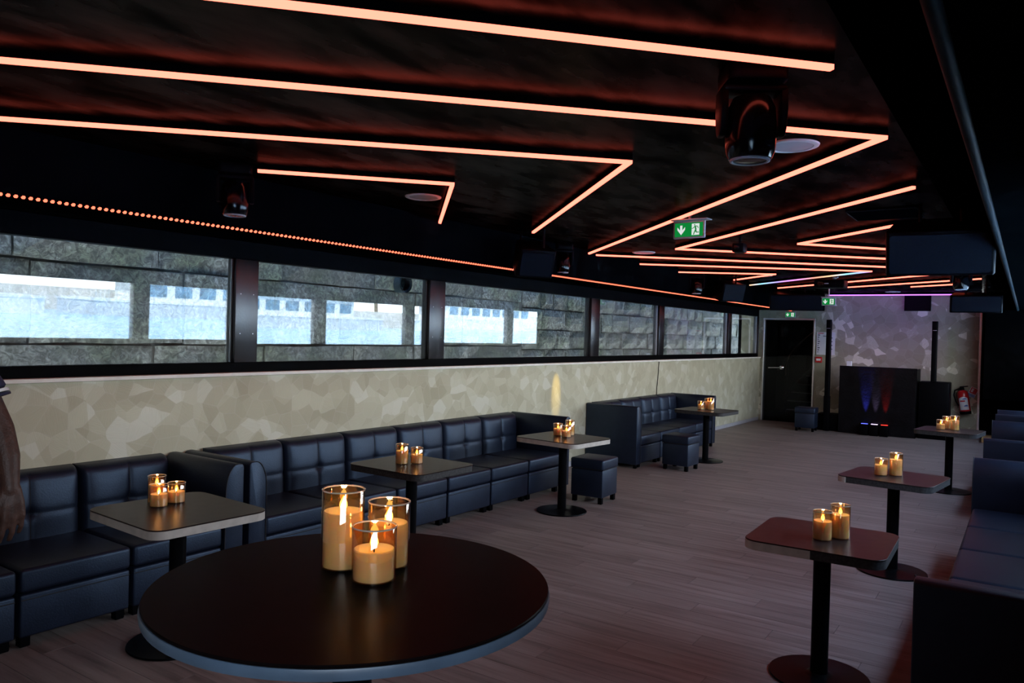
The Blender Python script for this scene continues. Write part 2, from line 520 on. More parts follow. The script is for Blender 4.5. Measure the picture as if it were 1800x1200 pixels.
# ------------------------------------------------------------------ mesh helpers
class MB:
    def __init__(s): s.v = []; s.f = []
    def add(s, vs, fs):
        o = len(s.v)
        s.v += [tuple(p) for p in vs]
        s.f += [tuple(i + o for i in f) for f in fs]
        return s
    def box(s, x0, x1, y0, y1, z0, z1):
        return s.add([(x0, y0, z0), (x1, y0, z0), (x1, y1, z0), (x0, y1, z0), (x0, y0, z1), (x1, y0, z1), (x1, y1, z1), (x0, y1, z1)],
                     [(0, 3, 2, 1), (4, 5, 6, 7), (0, 1, 5, 4), (1, 2, 6, 5), (2, 3, 7, 6), (3, 0, 4, 7)])
    def lathe(s, prof, n=24, c=(0, 0, 0), axis='Z', close=True):
        vs = []; fs = []
        for (r, z) in prof:
            for i in range(n):
                a = 2 * pi * i / n
                p = (r * cos(a), r * sin(a), z)
                if axis == 'X': p = (z, p[0], p[1])
                if axis == 'Y': p = (p[0], z, p[1])
                vs.append((p[0] + c[0], p[1] + c[1], p[2] + c[2]))
        for j in range(len(prof) - 1):
            for i in range(n):
                k = (i + 1) % n
                fs.append((j * n + i, j * n + k, (j + 1) * n + k, (j + 1) * n + i))
        if close:
            fs.append(tuple(range(n - 1, -1, -1)))
            b = (len(prof) - 1) * n
            fs.append(tuple(range(b, b + n)))
        return s.add(vs, fs)
    def cyl(s, c, r, z0, z1, n=20, axis='Z'):
        return s.lathe([(r, z0), (r, z1)], n, c, axis)
    def tube(s, pts, r, n=10, caps=True, flat=None):
        pts = [Vector(p) for p in pts]
        rs = r if isinstance(r, (list, tuple)) else [r] * len(pts)
        vs = []; fs = []
        ref = None
        for i, p in enumerate(pts):
            d = (pts[min(i + 1, len(pts) - 1)] - pts[max(i - 1, 0)]).normalized()
            if ref is None:
                ref = Vector((0, 0, 1)) if abs(d.z) < 0.9 else Vector((1, 0, 0))
            u = d.cross(ref).normalized()
            w = u.cross(d).normalized()
            ref = w
            for k in range(n):
                a = 2 * pi * k / n
                q = p + (u * cos(a) + w * sin(a)) * rs[i]
                vs.append(q[:])
        for j in range(len(pts) - 1):
            for i in range(n):
                k = (i + 1) % n
                fs.append((j * n + i, j * n + k, (j + 1) * n + k, (j + 1) * n + i))
        if caps:
            fs.append(tuple(range(n - 1, -1, -1)))
            b = (len(pts) - 1) * n
            fs.append(tuple(range(b, b + n)))
        return s.add(vs, fs)
    def prism(s, poly, a, b, plane='XY'):
        """poly in the two named axes, extruded along the third from a to b"""
        n = len(poly)
        def P(u, v, w):
            return {'XY': (u, v, w), 'XZ': (u, w, v), 'YZ': (w, u, v)}[plane]
        vs = [P(u, v, a) for u, v in poly] + [P(u, v, b) for u, v in poly]
        fs = [tuple(range(n - 1, -1, -1)), tuple(range(n, 2 * n))]
        fs += [(i, (i + 1) % n, (i + 1) % n + n, i + n) for i in range(n)]
        return s.add(vs, fs)
    def mesh(s, name, m, bevel=None, smooth=True):
        me = bpy.data.meshes.new(name)
        me.from_pydata(s.v, [], s.f)
        bm = bmesh.new()
        bm.from_mesh(me)
        bmesh.ops.recalc_face_normals(bm, faces=bm.faces)
        if bevel:
            es = [e for e in bm.edges if len(e.link_faces) == 2 and e.calc_face_angle(0) > 0.6]
            bmesh.ops.bevel(bm, geom=es, offset=bevel[0], segments=bevel[1], profile=0.5, affect='EDGES', clamp_overlap=True)
        bm.to_mesh(me)
        bm.free()
        if smooth:
            me.shade_smooth()
            me.set_sharp_from_angle(angle=radians(38))
        me.materials.append(m)
        return me
    def build(s, name, m, parent=None, loc=(0, 0, 0), rot=(0, 0, 0), bevel=None, smooth=True):
        return put(name, s.mesh(name, m, bevel, smooth), parent, loc, rot)
def put(name, me, parent=None, loc=(0, 0, 0), rot=(0, 0, 0)):
    o = bpy.data.objects.new(name, me)
    col.objects.link(o)
    o.location = loc
    o.rotation_euler = rot
    if parent: o.parent = parent
    return o
def tag(o, label, cat, group=None, kind=None):
    o['label'] = label
    o['category'] = cat
    if group: o['group'] = group
    if kind: o['kind'] = kind
    return o
def thing(name, label, cat, loc=(0, 0, 0), rot=(0, 0, 0), group=None):
    o = bpy.data.objects.new(name, None)
    o.empty_display_size = 0.1
    col.objects.link(o)
    o.location = loc
    o.rotation_euler = rot
    return tag(o, label, cat, group)
def struct(o, label=None):
    o['kind'] = 'structure'
    if label: o['label'] = label
    return o
def copy_tree(o, parent=None):
    c = o.copy()
    col.objects.link(c)
    c.parent = parent
    for ch in list(o.children): copy_tree(ch, c)
    return c
def rrect(w, h, r, n=5, cx=0, cy=0):
    p = []
    for (sx, sy, a0) in ((1, 1, 0), (-1, 1, 90), (-1, -1, 180), (1, -1, 270)):
        for i in range(n + 1):
            a = radians(a0 + 90 * i / n)
            p.append((cx + sx * (w / 2 - r) + r * cos(a), cy + sy * (h / 2 - r) + r * sin(a)))
    return p

# ------------------------------------------------------------------ floor with planks
floor = struct(MB().box(-4.75, XR + 0.02, YB, YE + 0.02, -0.20, -0.006).build('floor', M['mortar'], smooth=False), 'plank floor of mauve brown wood')
PW = 0.155
PL = 1.22
pm_cache = {}
def plank_mesh(w):
    key = round(w, 3)
    if key not in pm_cache:
        pm_cache[key] = MB().box(0.0012, w - 0.0012, 0.0012, PW - 0.0012, -0.006, 0.0).mesh('plank', M['plank'], bevel=None, smooth=False)
    return pm_cache[key]
far = MB()
near_f = MB()
row = 0
y = 0.85
while y < YE - 0.01:
    off = (row * 0.47) % PL
    x = -4.66 - off
    while x < XR:
        a, b = max(x, -4.70), min(x + PL, XR)
        if b - a > 0.05:
            if 1.80 <= y <= 9.9 and b > -4.05 and a < -0.33:
                put('plank', plank_mesh(b - a), floor, (a, y, 0))
            else:
                tgt = far
                tgt.box(a + 0.0012, b - 0.0012, y + 0.0012, min(y + PW, YE) - 0.0012, -0.006, 0.0)
        x += PL
    y += PW
    row += 1
# planks from behind the camera up to the first built row
y = 0.85 - PW
row = 1
while y > YB:
    x = -4.66 - (row * 0.61) % PL
    while x < XR:
        a, b = max(x, -4.70), min(x + PL, XR)
        if b - a > 0.05: far.box(a + 0.0012, b - 0.0012, y + 0.0012, y + PW - 0.0012, -0.006, 0.0)
        x += PL
    y -= PW
    row += 1
fo = far.build('plank_field', M['plank'], floor, smooth=False)
fo['kind'] = 'stuff'

# ------------------------------------------------------------------ ceiling
struct(MB().box(-4.80, XR + 0.1, YB, YE + 0.05, ZC, ZC + 0.12).build('ceiling', M['ceil'], smooth=False), 'black varnished ceiling')
# raised black panel between the strip field and the right soffit
struct(MB().box(-0.46, -0.17, YB, YE - 1.6, ZC - 0.035, ZC).build('trim_1', M['black'], smooth=False))

# ------------------------------------------------------------------ left wall (local frame: x inward, y along)
LW = dict(loc=(XL0, 0, 0), rot=(0, 0, LROT))
wl = struct(MB().box(-0.14, 0.0, YB, YE + 0.1, -0.15, 1.222).build('wall_left', M['wall_l'], smooth=False, **LW), 'wallpapered dado wall under the windows')
struct(MB().box(-0.13, 0.030, YB, YE - 0.03, 1.2225, 1.247).build('trim_2', M['sill'], smooth=False, bevel=(0.004, 2), **LW), 'ivory window ledge')
# soffit with vertical face
struct(MB().prism([(-0.14, ZS), (0.60, ZS), (0.60, ZC - 0.001), (0.585, ZC - 0.001), (0.585, ZS + 0.015), (-0.14, ZS + 0.015)], YB, YE - 0.02, 'XZ').build('trim_3', M['soffit'], smooth=False, **LW), 'black soffit over the windows')
struct(MB().box(-0.14, -0.02, YB, YE + 0.1, ZS + 0.016, ZC + 0.1).build('wall_left_upper', M['black'], smooth=False, **LW))
# small skirting along the dado
struct(MB().box(0.0005, 0.012, YB, YE - 0.03, 0.0, 0.06).build('baseboard_left', M['lightgrey'], smooth=False, **LW))
# window frames and panes
LWIN = [(0.48, 3.388), (3.577, 5.457), (5.677, 8.526), (8.749, 10.584), (10.768, 13.578), (13.759, 15.325)]
ZF0, ZF1 = 1.247, ZS
struct(MB().box(-0.13, -0.022, YB, LWIN[0][0], ZW0, ZW1).build('wall_left_near', M['black'], smooth=False, **LW))
# (head and foot rails)
fr = struct(MB().box(-0.12, -0.03, YB, YE - 0.03, ZF0, ZW0).build('window_frame_foot_rail', M['rail'], smooth=False, bevel=(0.004, 2), **LW))
fr.name = 'trim_4'
hd = struct(MB().box(-0.12, -0.03, YB, YE - 0.03, ZW1, ZF1).build('trim_5', M['rail'], smooth=False, bevel=(0.004, 2), **LW))
PTILT = {0: 0.0055, 1: 0.0, 2: 0.0045, 3: 0.0, 4: 0.0, 5: 0.0}
for i, (a, b) in enumerate(LWIN):
    w = struct(put('window_%d' % (i + 1), None, **LW), 'window pane facing the stone quay wall')
    # mullion after this window
    nxt = LWIN[i + 1][0] if i + 1 < len(LWIN) else YE - 0.03
    MB().box(-0.12, -0.022, b, nxt, ZW0, ZW1).build('mullion', M['frame'], w, bevel=(0.005, 2))
    # screws on the mullion face
    if i < 3:
        for (yy, zz) in ((0.22, 1.80), (0.78, 1.80), (0.22, 1.52), (0.78, 1.52)):
            MB().lathe([(0.0035, -0.0215), (0.0035, -0.0205)], 8, (0, b + (nxt - b) * yy, zz), 'X').build('screw', M['alu'], w)
    # pane, a whisker out of plumb like real sealed units
    MB().box(-0.004, 0.004, a - 0.01, b + 0.01, -(ZW1 - ZW0) / 2 - 0.012, (ZW1 - ZW0) / 2 + 0.012).build('pane', M['glass'], w, (-0.075, 0, (ZW0 + ZW1) / 2), (0, PTILT[i], 0), smooth=False)
    # pale seal on the right jamb of the pane
    MB().box(-0.070, -0.052, b - 0.022, b - 0.001, ZW0 + 0.003, ZW1 - 0.003).build('seal', M['lightgrey'] if i > 2 else M['frame'], w, smooth=False)

# ------------------------------------------------------------------ right wall (river side)
struct(MB().box(XR, XR + 0.16, YB, YE + 0.1, -0.15, ZW0).build('wall_right', M['wall_l'], smooth=False))
struct(MB().box(XR, XR + 0.16, YB, RWIN[0][0], ZW0, ZW1).build('wall_right_near', M['black'], smooth=False))

struct(MB().box(XR, XR + 0.16, YB, YE + 0.1, ZW1, ZC + 0.1).build('wall_right_upper', M['black'], smooth=False))
for i, (a, b) in enumerate(RWIN):
    w = struct(put('window_%d' % (i + 11), None), 'window pane facing the river')
    nxt = RWIN[i + 1][0] if i + 1 < len(RWIN) else YE + 0.1
    MB().box(XR + 0.02, XR + 0.12, b, nxt, ZW0, ZW1).build('mullion', M['frame'], w, bevel=(0.005, 2))
    MB().box(XR + 0.066, XR + 0.074, a - 0.01, b + 0.01, ZW0 - 0.01, ZW1 + 0.01).build('pane', M['glass_r'], w, smooth=False)
# right soffit: ribbed underside, holes, pipe along its edge
sf = struct(MB().prism([(XR - 0.001, ZS), (-0.16, ZS), (-0.16, ZC - 0.04), (-0.145, ZC - 0.04), (-0.145, ZS + 0.015), (XR - 0.001, ZS + 0.015)], YB, YE - 0.02, 'XZ').build('trim_6', M['soffit'], smooth=False), 'black soffit on the river side')
pipe_me = MB().tube([(-0.158, YB + 0.1, ZS - 0.004), (-0.158, YE - 0.1, ZS - 0.004)], 0.017, 12).build('edge_pipe', M['mast'], sf)
slot = MB().prism(rrect(0.055, 0.026, 0.012, 4), -0.002, 0.0, 'XY').mesh('slot', M['blackgloss'])
for k in range(26):
    for j in range(2):
        put('slot', slot, sf, (0.0 + 0.16 * j + 0.02 * (k % 2), 0.9 + 0.28 * k, ZS - 0.0005))

# ------------------------------------------------------------------ end wall
DX0, DX1, DZ = -4.34, -3.42, 1.985
EWR = -0.705
we = struct(put('wall_end', None), 'wallpapered end wall behind the booth')
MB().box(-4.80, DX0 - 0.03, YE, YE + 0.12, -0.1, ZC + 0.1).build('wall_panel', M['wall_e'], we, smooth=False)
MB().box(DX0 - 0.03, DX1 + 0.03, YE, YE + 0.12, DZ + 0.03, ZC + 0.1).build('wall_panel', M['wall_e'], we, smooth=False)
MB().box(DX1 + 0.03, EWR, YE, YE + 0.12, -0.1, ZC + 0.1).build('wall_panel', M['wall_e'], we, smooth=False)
# bright metal corner trim; black panel stands in for the side opening's darkness
struct(MB().box(EWR, EWR + 0.035, YE - 0.015, YE + 0.12, 0, 2.30).build('trim_7', M['alu'], smooth=False, bevel=(0.003, 1)))
struct(MB().box(EWR + 0.036, XR, YE + 0.05, YE + 0.16, -0.1, ZC + 0.1).build('wall_passage', M['black'], smooth=False), 'black panel standing in for the darkness of the side passage')
struct(MB().box(EWR + 0.10, XR - 0.02, YE - 0.62, YE + 0.049, 0.70, 2.17).build('wall_passage_cupboard', M['black'], smooth=False, bevel=(0.006, 2)))
tag(MB().box(-0.60, -0.34, 14.72, 15.38, 0.001, 0.07).build('wooden_step', M['pine'], bevel=(0.006, 2)), 'pale wooden step at the dark passage by the end wall', 'step')
# wall behind the camera
struct(MB().box(-4.90, XR + 0.2, YB - 0.12, YB, -0.1, ZC + 0.1).build('wall_back', M['black'], smooth=False))
# door
dr = struct(put('door_1', None), 'dark glazed door with pale frame, stairs behind')
for (x0, x1) in ((DX0 - 0.03, DX0), (DX1, DX1 + 0.03)):
    MB().box(x0, x1, YE - 0.014, YE + 0.12, 0, DZ).build('frame', M['alu'], dr, smooth=False, bevel=(0.003, 1))
MB().box(DX0 - 0.03, DX1 + 0.03, YE - 0.014, YE + 0.12, DZ, DZ + 0.03).build('frame', M['alu'], dr, smooth=False, bevel=(0.003, 1))
MB().box(DX0 + 0.002, DX1 - 0.002, YE + 0.04, YE + 0.052, 0.008, DZ - 0.004).build('pane', M['doorglass'], dr, smooth=False)
hn = MB().tube([(-4.24, YE - 0.03, 1.045), (-4.00, YE - 0.03, 1.055)], 0.016, 12).build('handle', M['chrome'], dr)
MB().lathe([(0.040, YE + 0.039), (0.040, YE + 0.015), (0.022, YE + 0.008), (0.020, YE - 0.03)], 20, (-4.00, 0, 1.055), 'Y').build('rosette', M['chrome'], hn)
# stairwell
struct(MB().box(-4.9, -4.78, YE + 0.12, YE + 2.6, -0.1, 3.2).build('wall_stairwell_side', M['black'], smooth=False))
struct(MB().box(-3.2, -3.08, YE + 0.12, YE + 2.6, -0.1, 3.2).build('wall_stairwell', M['black'], smooth=False))
struct(MB().box(-4.9, -3.08, YE + 2.6, YE + 2.7, -0.1, 3.2).build('wall_stairwell_back', M['black'], smooth=False))
struct(MB().box(-4.78, -3.2, YE + 0.02, YE + 2.6, -0.2, -0.006).build('floor_stairwell', M['black'], smooth=False))
struct(MB().box(-4.78, -3.2, YE + 0.12, YE + 2.6, ZC + 0.1, ZC + 0.2).build('ceiling_stairwell', M['black'], smooth=False))
st = thing('spiral_stair', 'dark winding stair with curved handrail behind the door', 'stair', (-3.35, YE + 1.15, 0))
for k in range(6):
    a0 = radians(196 - k * 15)
    a1 = radians(196 - (k + 1) * 15 + 3)
    pts = [(0.12 * cos(a0), 0.12 * sin(a0)), (0.80 * cos(a0), 0.80 * sin(a0)), (0.80 * cos((a0 + a1) / 2), 0.80 * sin((a0 + a1) / 2)), (0.80 * cos(a1), 0.80 * sin(a1)), (0.12 * cos(a1), 0.12 * sin(a1))]
    z = 0.17 * (k + 1)
    t_ = MB().prism(pts, z - 0.035, z, 'XY').build('tread', M['steel_black'], st, smooth=False)
    MB().tube([(0.80 * cos(a0), 0.80 * sin(a0), z - 0.01), (0.12 * cos(a0), 0.12 * sin(a0), z - 0.01)], 0.008, 8).build('nosing', M['alu'], t_)
rail = [(0.84 * cos(radians(205 - k * 7)), 0.84 * sin(radians(205 - k * 7)), 0.86 + 0.17 * k * 7 / 15.0) for k in range(15)]
MB().tube(rail, 0.02, 10).build('handrail', M['chrome'], st)
MB().tube([(p[0], p[1], p[2] - 0.75) for p in rail], 0.018, 8).build('stringer', M['steel_black'], st)
MB().cyl((0, 0, 0), 0.06, 0.0, 2.2, 16).build('newel', M['steel_black'], st)
for k in (0, 5, 10):
    p = rail[k]
    MB().tube([(p[0], p[1], p[2] - 0.76), p], 0.011, 8).build('baluster', M['steel_black'], st)
sl = thing('stairwell_fill_lamp', 'added small warm lamp, unseen, lighting the stair behind the door', 'lamp', (-4.0, YE + 1.9, ZC + 0.009))  # added lamp, itself unseen, so the stairs show through the door
MB().lathe([(0.07, 0.09), (0.07, 0.03), (0.05, 0.0)], 16).build('lamp_body', M['lightgrey'], sl)
ld = bpy.data.lights.new('stairwell_fill_light', 'POINT')
ld.energy = 3.5
ld.color = (1, 0.62, 0.38)
ld.shadow_soft_size = 0.05
lo = bpy.data.objects.new('stairwell_fill_light', ld)
lo.location = (0, 0, -0.08)
lo.parent = sl
col.objects.link(lo)

# ------------------------------------------------------------------ LED strips on the ceiling
ZT = 2.445
def strip(pts, label, mats=None):
    t_ = thing('ceiling_light_strip', label, 'light', (pts[0][0], pts[0][1], ZT), group='zigzag ceiling light strips')
    o0 = Vector((pts[0][0], pts[0][1], 0))
    w = 0.0112
    n = len(pts)
    P = [Vector((p[0], p[1], 0)) - o0 for p in pts]
    # mitred offsets
    offs = []
    for i in range(n):
        d0 = (P[i] - P[i - 1]).normalized() if i > 0 else None
        d1 = (P[i + 1] - P[i]).normalized() if i < n - 1 else None
        if d0 is None: d0 = d1
        if d1 is None: d1 = d0
        nn = Vector((-d0.y, d0.x, 0))
        mm = Vector((-d1.y, d1.x, 0))
        b = (nn + mm)
        if b.length < 1e-4: b = nn
        b.normalize()
        offs.append(b * (w / max(0.3, b.dot(nn))))
    for i in range(n - 1):
        a, b = P[i], P[i + 1]
        oa, ob = offs[i], offs[i + 1]
        q = [a - oa, b - ob, b + ob, a + oa]
        MB().add([(p.x, p.y, 0.017) for p in q] + [(p.x, p.y, ZC - ZT) for p in q],
                 [(0, 1, 2, 3), (4, 7, 6, 5), (0, 4, 5, 1), (1, 5, 6, 2), (2, 6, 7, 3), (3, 7, 4, 0)]).build('housing', M['black'], t_, smooth=False)
        MB().add([(p.x, p.y, 0.0) for p in q] + [(p.x, p.y, 0.0165) for p in q],
                 [(0, 1, 2, 3), (4, 7, 6, 5), (0, 4, 5, 1), (1, 5, 6, 2), (2, 6, 7, 3), (3, 7, 4, 0)]).build('diffuser', (mats or {}).get(i, M['glow_strip']), t_, smooth=False)
    return t_
strip([(-3.05, -0.02), (-0.55, 2.62)], 'straight orange light strip crossing the top of the picture')
strip([(-4.02, 0.08), (-0.54, 3.62), (-4.03, 7.39), (-0.52, 10.48), (-3.50, 13.12)], 'longest zigzag orange light strip, with a sharp corner beside the big moving head lamp')
strip([(-4.02, 1.30), (-1.70, 3.55), (-3.59, 5.62)], 'orange light strip bent once, ending above the left hanging loudspeaker')
strip([(-3.65, 2.80), (-2.88, 3.60), (-4.03, 4.88)], 'shortest near orange light strip, hooked beside a round downlight')
strip([(-0.56, 4.84), (-2.92, 7.22), (-1.05, 8.97)], 'orange V of light strip just right of the hanging exit sign')
strip([(-0.84, 6.33), (-1.75, 7.21), (-1.08, 7.94)], 'small orange V of light strip running behind the right hanging loudspeaker')
strip([(-4.00, 8.51), (-1.63, 10.26), (-3.74, 12.36)], 'bent light strip whose far leg glows in rainbow colours', {1: M['glow_rainbow']})
strip([(-4.00, 9.70), (-2.82, 10.40), (-3.64, 11.25)], 'short orange light strip bent once, far left over the windows')
strip([(-2.61, 13.26), (-0.54, 11.74)], 'straight orange light strip far back, right of the projector')
strip([(-1.52, 13.17), (-0.75, 12.62)], 'shortest orange light strip far back, above the dark wall screen')
pl = thing('purple_light_bar', 'purple glowing light bar along the top of the end wall', 'light', (-2.0, YE - 0.16, ZC))
MB().box(-1.15, 1.15, -0.02, 0.02, -0.03, -0.0005).build('housing', M['black'], pl, smooth=False)
MB().box(-1.14, 1.14, -0.016, 0.016, -0.048, -0.0305).build('diffuser', M['glow_purple'], pl, smooth=False)

# LED dot rope on the left soffit edge
dl = thing('led_dot_rope', 'long row of orange light dots along the soffit over the windows', 'light', LW['loc'], LW['rot'])
MB().box(0.594, 0.606, 0.6, YE - 0.05, ZS - 0.012, ZS - 0.0005).build('carrier', M['black'], dl, smooth=False)
d = MB()
yy = 0.7
while yy < YE - 0.08:
    r = 0.0105
    vs = [(0.602, yy, ZS - 0.012 - r * 0.9)]
    prof = [(0.6, -0.75), (1.0, -0.1), (0.75, 0.6)]
    d.lathe([(r * p, q * r) for p, q in prof], 8, (0.602, yy, ZS - 0.013))
    yy += 0.033
dd = d.build('bulb_row', M['glow_dots'], dl)
dd['kind'] = 'stuff'

# ------------------------------------------------------------------ sofas
DEP = 0.68
HS, HB = 0.385, 0.745
def back_pt(u, v, w):
    """point on the tufted front of a backrest, u in -1..1 across, v in 0..1 up"""
    h = HB - 0.33
    e = (1 - abs(u) ** 7) * (1 - max(0, (0.10 - v) / 0.10) ** 2 * 0.5)
    top = max(0, (v - 0.80) / 0.20)
    x = 0.045 + 0.115 * (1 - 0.16 * v) * (1 - top ** 2.6 * 0.72)
    x += 0.022 * e * (1 - v ** 6) - 0.018
    puff = abs(sin(pi * u)) * abs(sin(pi * min(1, v / 0.92) * (1.0 if v > 0.46 else 1.0)))
    x += 0.007 * puff * (v < 0.95)
    x -= 0.009 * exp(-abs(u) / 0.035) * (1 if v < 0.90 else max(0, (0.96 - v) / 0.06))
    x -= 0.009 * exp(-abs(v - 0.46) / 0.030)
    x -= 0.016 * exp(-((u / 0.10) ** 2 + ((v - 0.46) / 0.075) ** 2))
    x -= 0.045 * abs(u) ** 24
    z = 0.33 + h * v
    if v > 0.8: z = 0.33 + h * (0.8 + 0.2 * sin(top * pi / 2) ** 0.9)
    return (x, u * (w / 2 - 0.004), z)
def back_mesh(w):
    nx, nz = 56, 40
    vs = []; fs = []
    for j in range(nz + 1):
        for i in range(nx + 1):
            vs.append(back_pt(i / nx * 2 - 1, j / nz, w))
    n1 = nx + 1
    for j in range(nz):
        for i in range(nx):
            fs.append((j * n1 + i, j * n1 + i + 1, (j + 1) * n1 + i + 1, (j + 1) * n1 + i))
    b = len(vs)
    # back sheet
    for j in range(nz + 1):
        for i in (0, nx):
            p = vs[j * n1 + i]
            vs.append((0.004, p[1], p[2]))
    for j in range(nz):
        fs.append((j * n1, (j + 1) * n1, b + (j + 1) * 2, b + j * 2))
        fs.append((j * n1 + nx, b + j * 2 + 1, b + (j + 1) * 2 + 1, (j + 1) * n1 + nx))
        fs.append((b + j * 2, b + (j + 1) * 2, b + (j + 1) * 2 + 1, b + j * 2 + 1))
    fs.append(tuple(nz * n1 + i for i in range(nx + 1)) + (b + nz * 2 + 1, b + nz * 2))
    fs.append(tuple(i for i in range(nx, -1, -1)) + (b, b + 1))
    return MB().add(vs, fs).mesh('backrest', M['leather'])
def cross_mesh(w):
    m_ = MB()
    def off(p): return (p[0] + 0.0012, p[1], p[2])
    m_.tube([off(back_pt(0.0, 0.04 + 0.86 * k / 24, w)) for k in range(25)], 0.0022, 5)
    m_.tube([off(back_pt(-0.96 + 1.92 * k / 40, 0.46, w)) for k in range(41)], 0.0022, 5)
    return m_.mesh('stitching', M['stitch'])
def cushion_mesh(w):
    # softly crowned seat cushion
    nx, ny = 10, 12
    x0, x1, y0, y1, z0, z1 = 0.13, DEP + 0.006, -w / 2 + 0.006, w / 2 - 0.006, 0.268, HS
    m_ = MB().box(x0, x1, y0, y1, z0, z1)
    me = m_.mesh('seat_cushion', M['leather'], bevel=(0.022, 4))
    return me
mod_cache = {}
def module_meshes(w):
    k = round(w, 3)
    if k in mod_cache: return mod_cache[k]
    d = {}
    d['base'] = MB().box(0.03, DEP, -w / 2 + 0.009, w / 2 - 0.009, 0.055, 0.262).mesh('base', M['leather'], bevel=(0.012, 3))
    d['seat_cushion'] = cushion_mesh(w)
    d['backrest'] = back_mesh(w)
    d['stitching'] = cross_mesh(w)
    d['back_panel'] = MB().box(0.001, 0.05, -w / 2 + 0.008, w / 2 - 0.008, 0.06, HB - 0.05).mesh('back_panel', M['leather'], bevel=(0.01, 2))
    d['leg'] = MB().prism([(-0.024, -0.024), (0.024, -0.024), (0.024, 0.024), (-0.024, 0.024)], 0, 0.056, 'XY').mesh('leg', M['plastic'], bevel=(0.004, 1))
    d['seam'] = MB().tube([(DEP + 0.0005, -w / 2 + 0.012, 0.236), (DEP + 0.0005, w / 2 - 0.012, 0.236)], 0.0028, 6).mesh('seam', M['stitch'])
    mod_cache[k] = d
    return d
ar_prof = [(0, 0.05), (0.125, 0.05)]
for i in range(9):
    a = pi / 2 * i / 8
    ar_prof.append((0.045 + 0.08 * cos(a) , 0.565 + 0.18 * sin(a) ** 0.9))
ar_prof += [(0.012, 0.742), (0.0, 0.730)]
ar_prof = [(p[0] - 0.0, p[1]) for p in ar_prof]
arm_r = MB().prism([(-p[0], p[1]) for p in ar_prof], 0.0, DEP + 0.012, 'YZ').mesh('armrest', M['leather'], bevel=(0.007, 2))
arm_l = MB().prism(ar_prof, 0.0, DEP + 0.012, 'YZ').mesh('armrest', M['leather'], bevel=(0.007, 2))
arm_leg = MB().box(-0.02, 0.02, -0.02, 0.02, 0, 0.051).mesh('leg', M['plastic'], bevel=(0.004, 1))
pip_l = MB().tube([(DEP + 0.0125, p[0], p[1]) for p in ar_prof[1:11]], 0.003, 6).mesh('piping', M['stitch'])
pip_r = MB().tube([(DEP + 0.0125, -p[0], p[1]) for p in ar_prof[1:11]], 0.003, 6).mesh('piping', M['stitch'])
def sofa_module(x, y, w, rz, label, group, arm_lo=False, arm_hi=False):
    """local frame: x forward from the wall, y along the sofa; arm_lo at -y end, arm_hi at +y end"""
    t_ = thing('sofa_module', label, 'sofa', (x, y, 0), (0, 0, rz), group)
    d = module_meshes(w)
    for n_ in ('base', 'seat_cushion', 'backrest', 'back_panel'):
        o = put(n_, d[n_], t_)
        if n_ == 'base': put('seam', d['seam'], o)
        if n_ == 'backrest': put('stitching', d['stitching'], o)
    for lx in (0.10, DEP - 0.05):
        for ly in (-w / 2 + 0.045, w / 2 - 0.045):
            put('leg', d['leg'], t_, (lx, ly, 0))
    if arm_lo:
        a = put('armrest', arm_l, t_, (0, -w / 2 - 0.127, 0))
        put('piping', pip_l, a)
        put('leg', arm_leg, t_, (DEP - 0.03, -w / 2 - 0.065, 0))
    if arm_hi:
        a = put('armrest', arm_r, t_, (0, w / 2 + 0.127, 0))
        put('piping', pip_r, a)
        put('leg', arm_leg, t_, (DEP - 0.03, w / 2 + 0.065, 0))
    return t_
ordn = ['first', 'second', 'third', 'fourth', 'fifth', 'sixth', 'seventh']
def left_mod(yc, w, label, group, **kw): return sofa_module(xl(yc) + 0.008, yc, w, LROT, label, group, **kw)
lab1 = ['navy black sofa seat cut by the left picture edge behind the person',
        'navy black tufted sofa seat in the near left sofa, behind the first candle table',
        'navy black tufted corner seat with armrest, right end of the near left sofa']
for k in range(3):
    left_mod(1.733 - 0.553 / 2 + 0.553 * k, 0.551, lab1[k], 'near left sofa', arm_hi=(k == 2))
for k in range(6):
    lb = ['navy black corner seat with armrest, left end of the long middle sofa',
          'navy black tufted seat second from the left end of the long middle sofa',
          'navy black tufted seat of the middle sofa just left of the candle table before it',
          'navy black tufted seat of the middle sofa directly behind its two-candle table',
          'navy black tufted seat next to the right end seat of the long middle sofa',
          'navy black corner seat with armrest, right end of the long middle sofa'][k]
    left_mod(3.13 + 0.597 * (k + 0.5), 0.595, lb, 'long middle sofa', arm_lo=(k == 0), arm_hi=(k == 5))
for k in range(4):
    lb = ['navy black corner seat with tall near side panel, left end of the far left sofa',
          'navy black tufted seat second from the left in the far left sofa, behind the pouf',
          'navy black tufted seat third from the left in the far left sofa',
          'navy black corner seat with armrest, right end of the far left sofa'][k]
    left_mod(8.53 + 0.60 * (k + 0.5), 0.598, lb, 'far left sofa', arm_lo=(k == 0), arm_hi=(k == 3))
def right_mod(yc, w, label, group, **kw): return sofa_module(XR - 0.012, yc, w, pi, label, group, **kw)
nr = 5
wr = (6.585 - 3.17) / nr
for k in range(nr):
    lb = ['dark seat with big side panel at the bottom right picture corner, right sofa',
          'second dark seat from the near end of the right sofa',
          'middle dark seat of the right sofa, seen past the near armrest',
          'fourth dark seat of the right sofa, next to its far end',
          'dark seat with armrest at the far end of the near right sofa'][k]
    right_mod(3.17 + wr * (k + 0.5), wr - 0.002, lb, 'near right sofa', arm_hi=(k == 0), arm_lo=(k == nr - 1))
for k in range(3):
    lb = ['dark near end seat of the second right sofa, side panel peeking up',
          'dark middle seat of the second right sofa', 'dark far end seat of the second right sofa'][k]
    right_mod(8.24 + 0.62 * (k + 0.5), 0.618, lb, 'second right sofa', arm_hi=(k == 0), arm_lo=(k == 2))
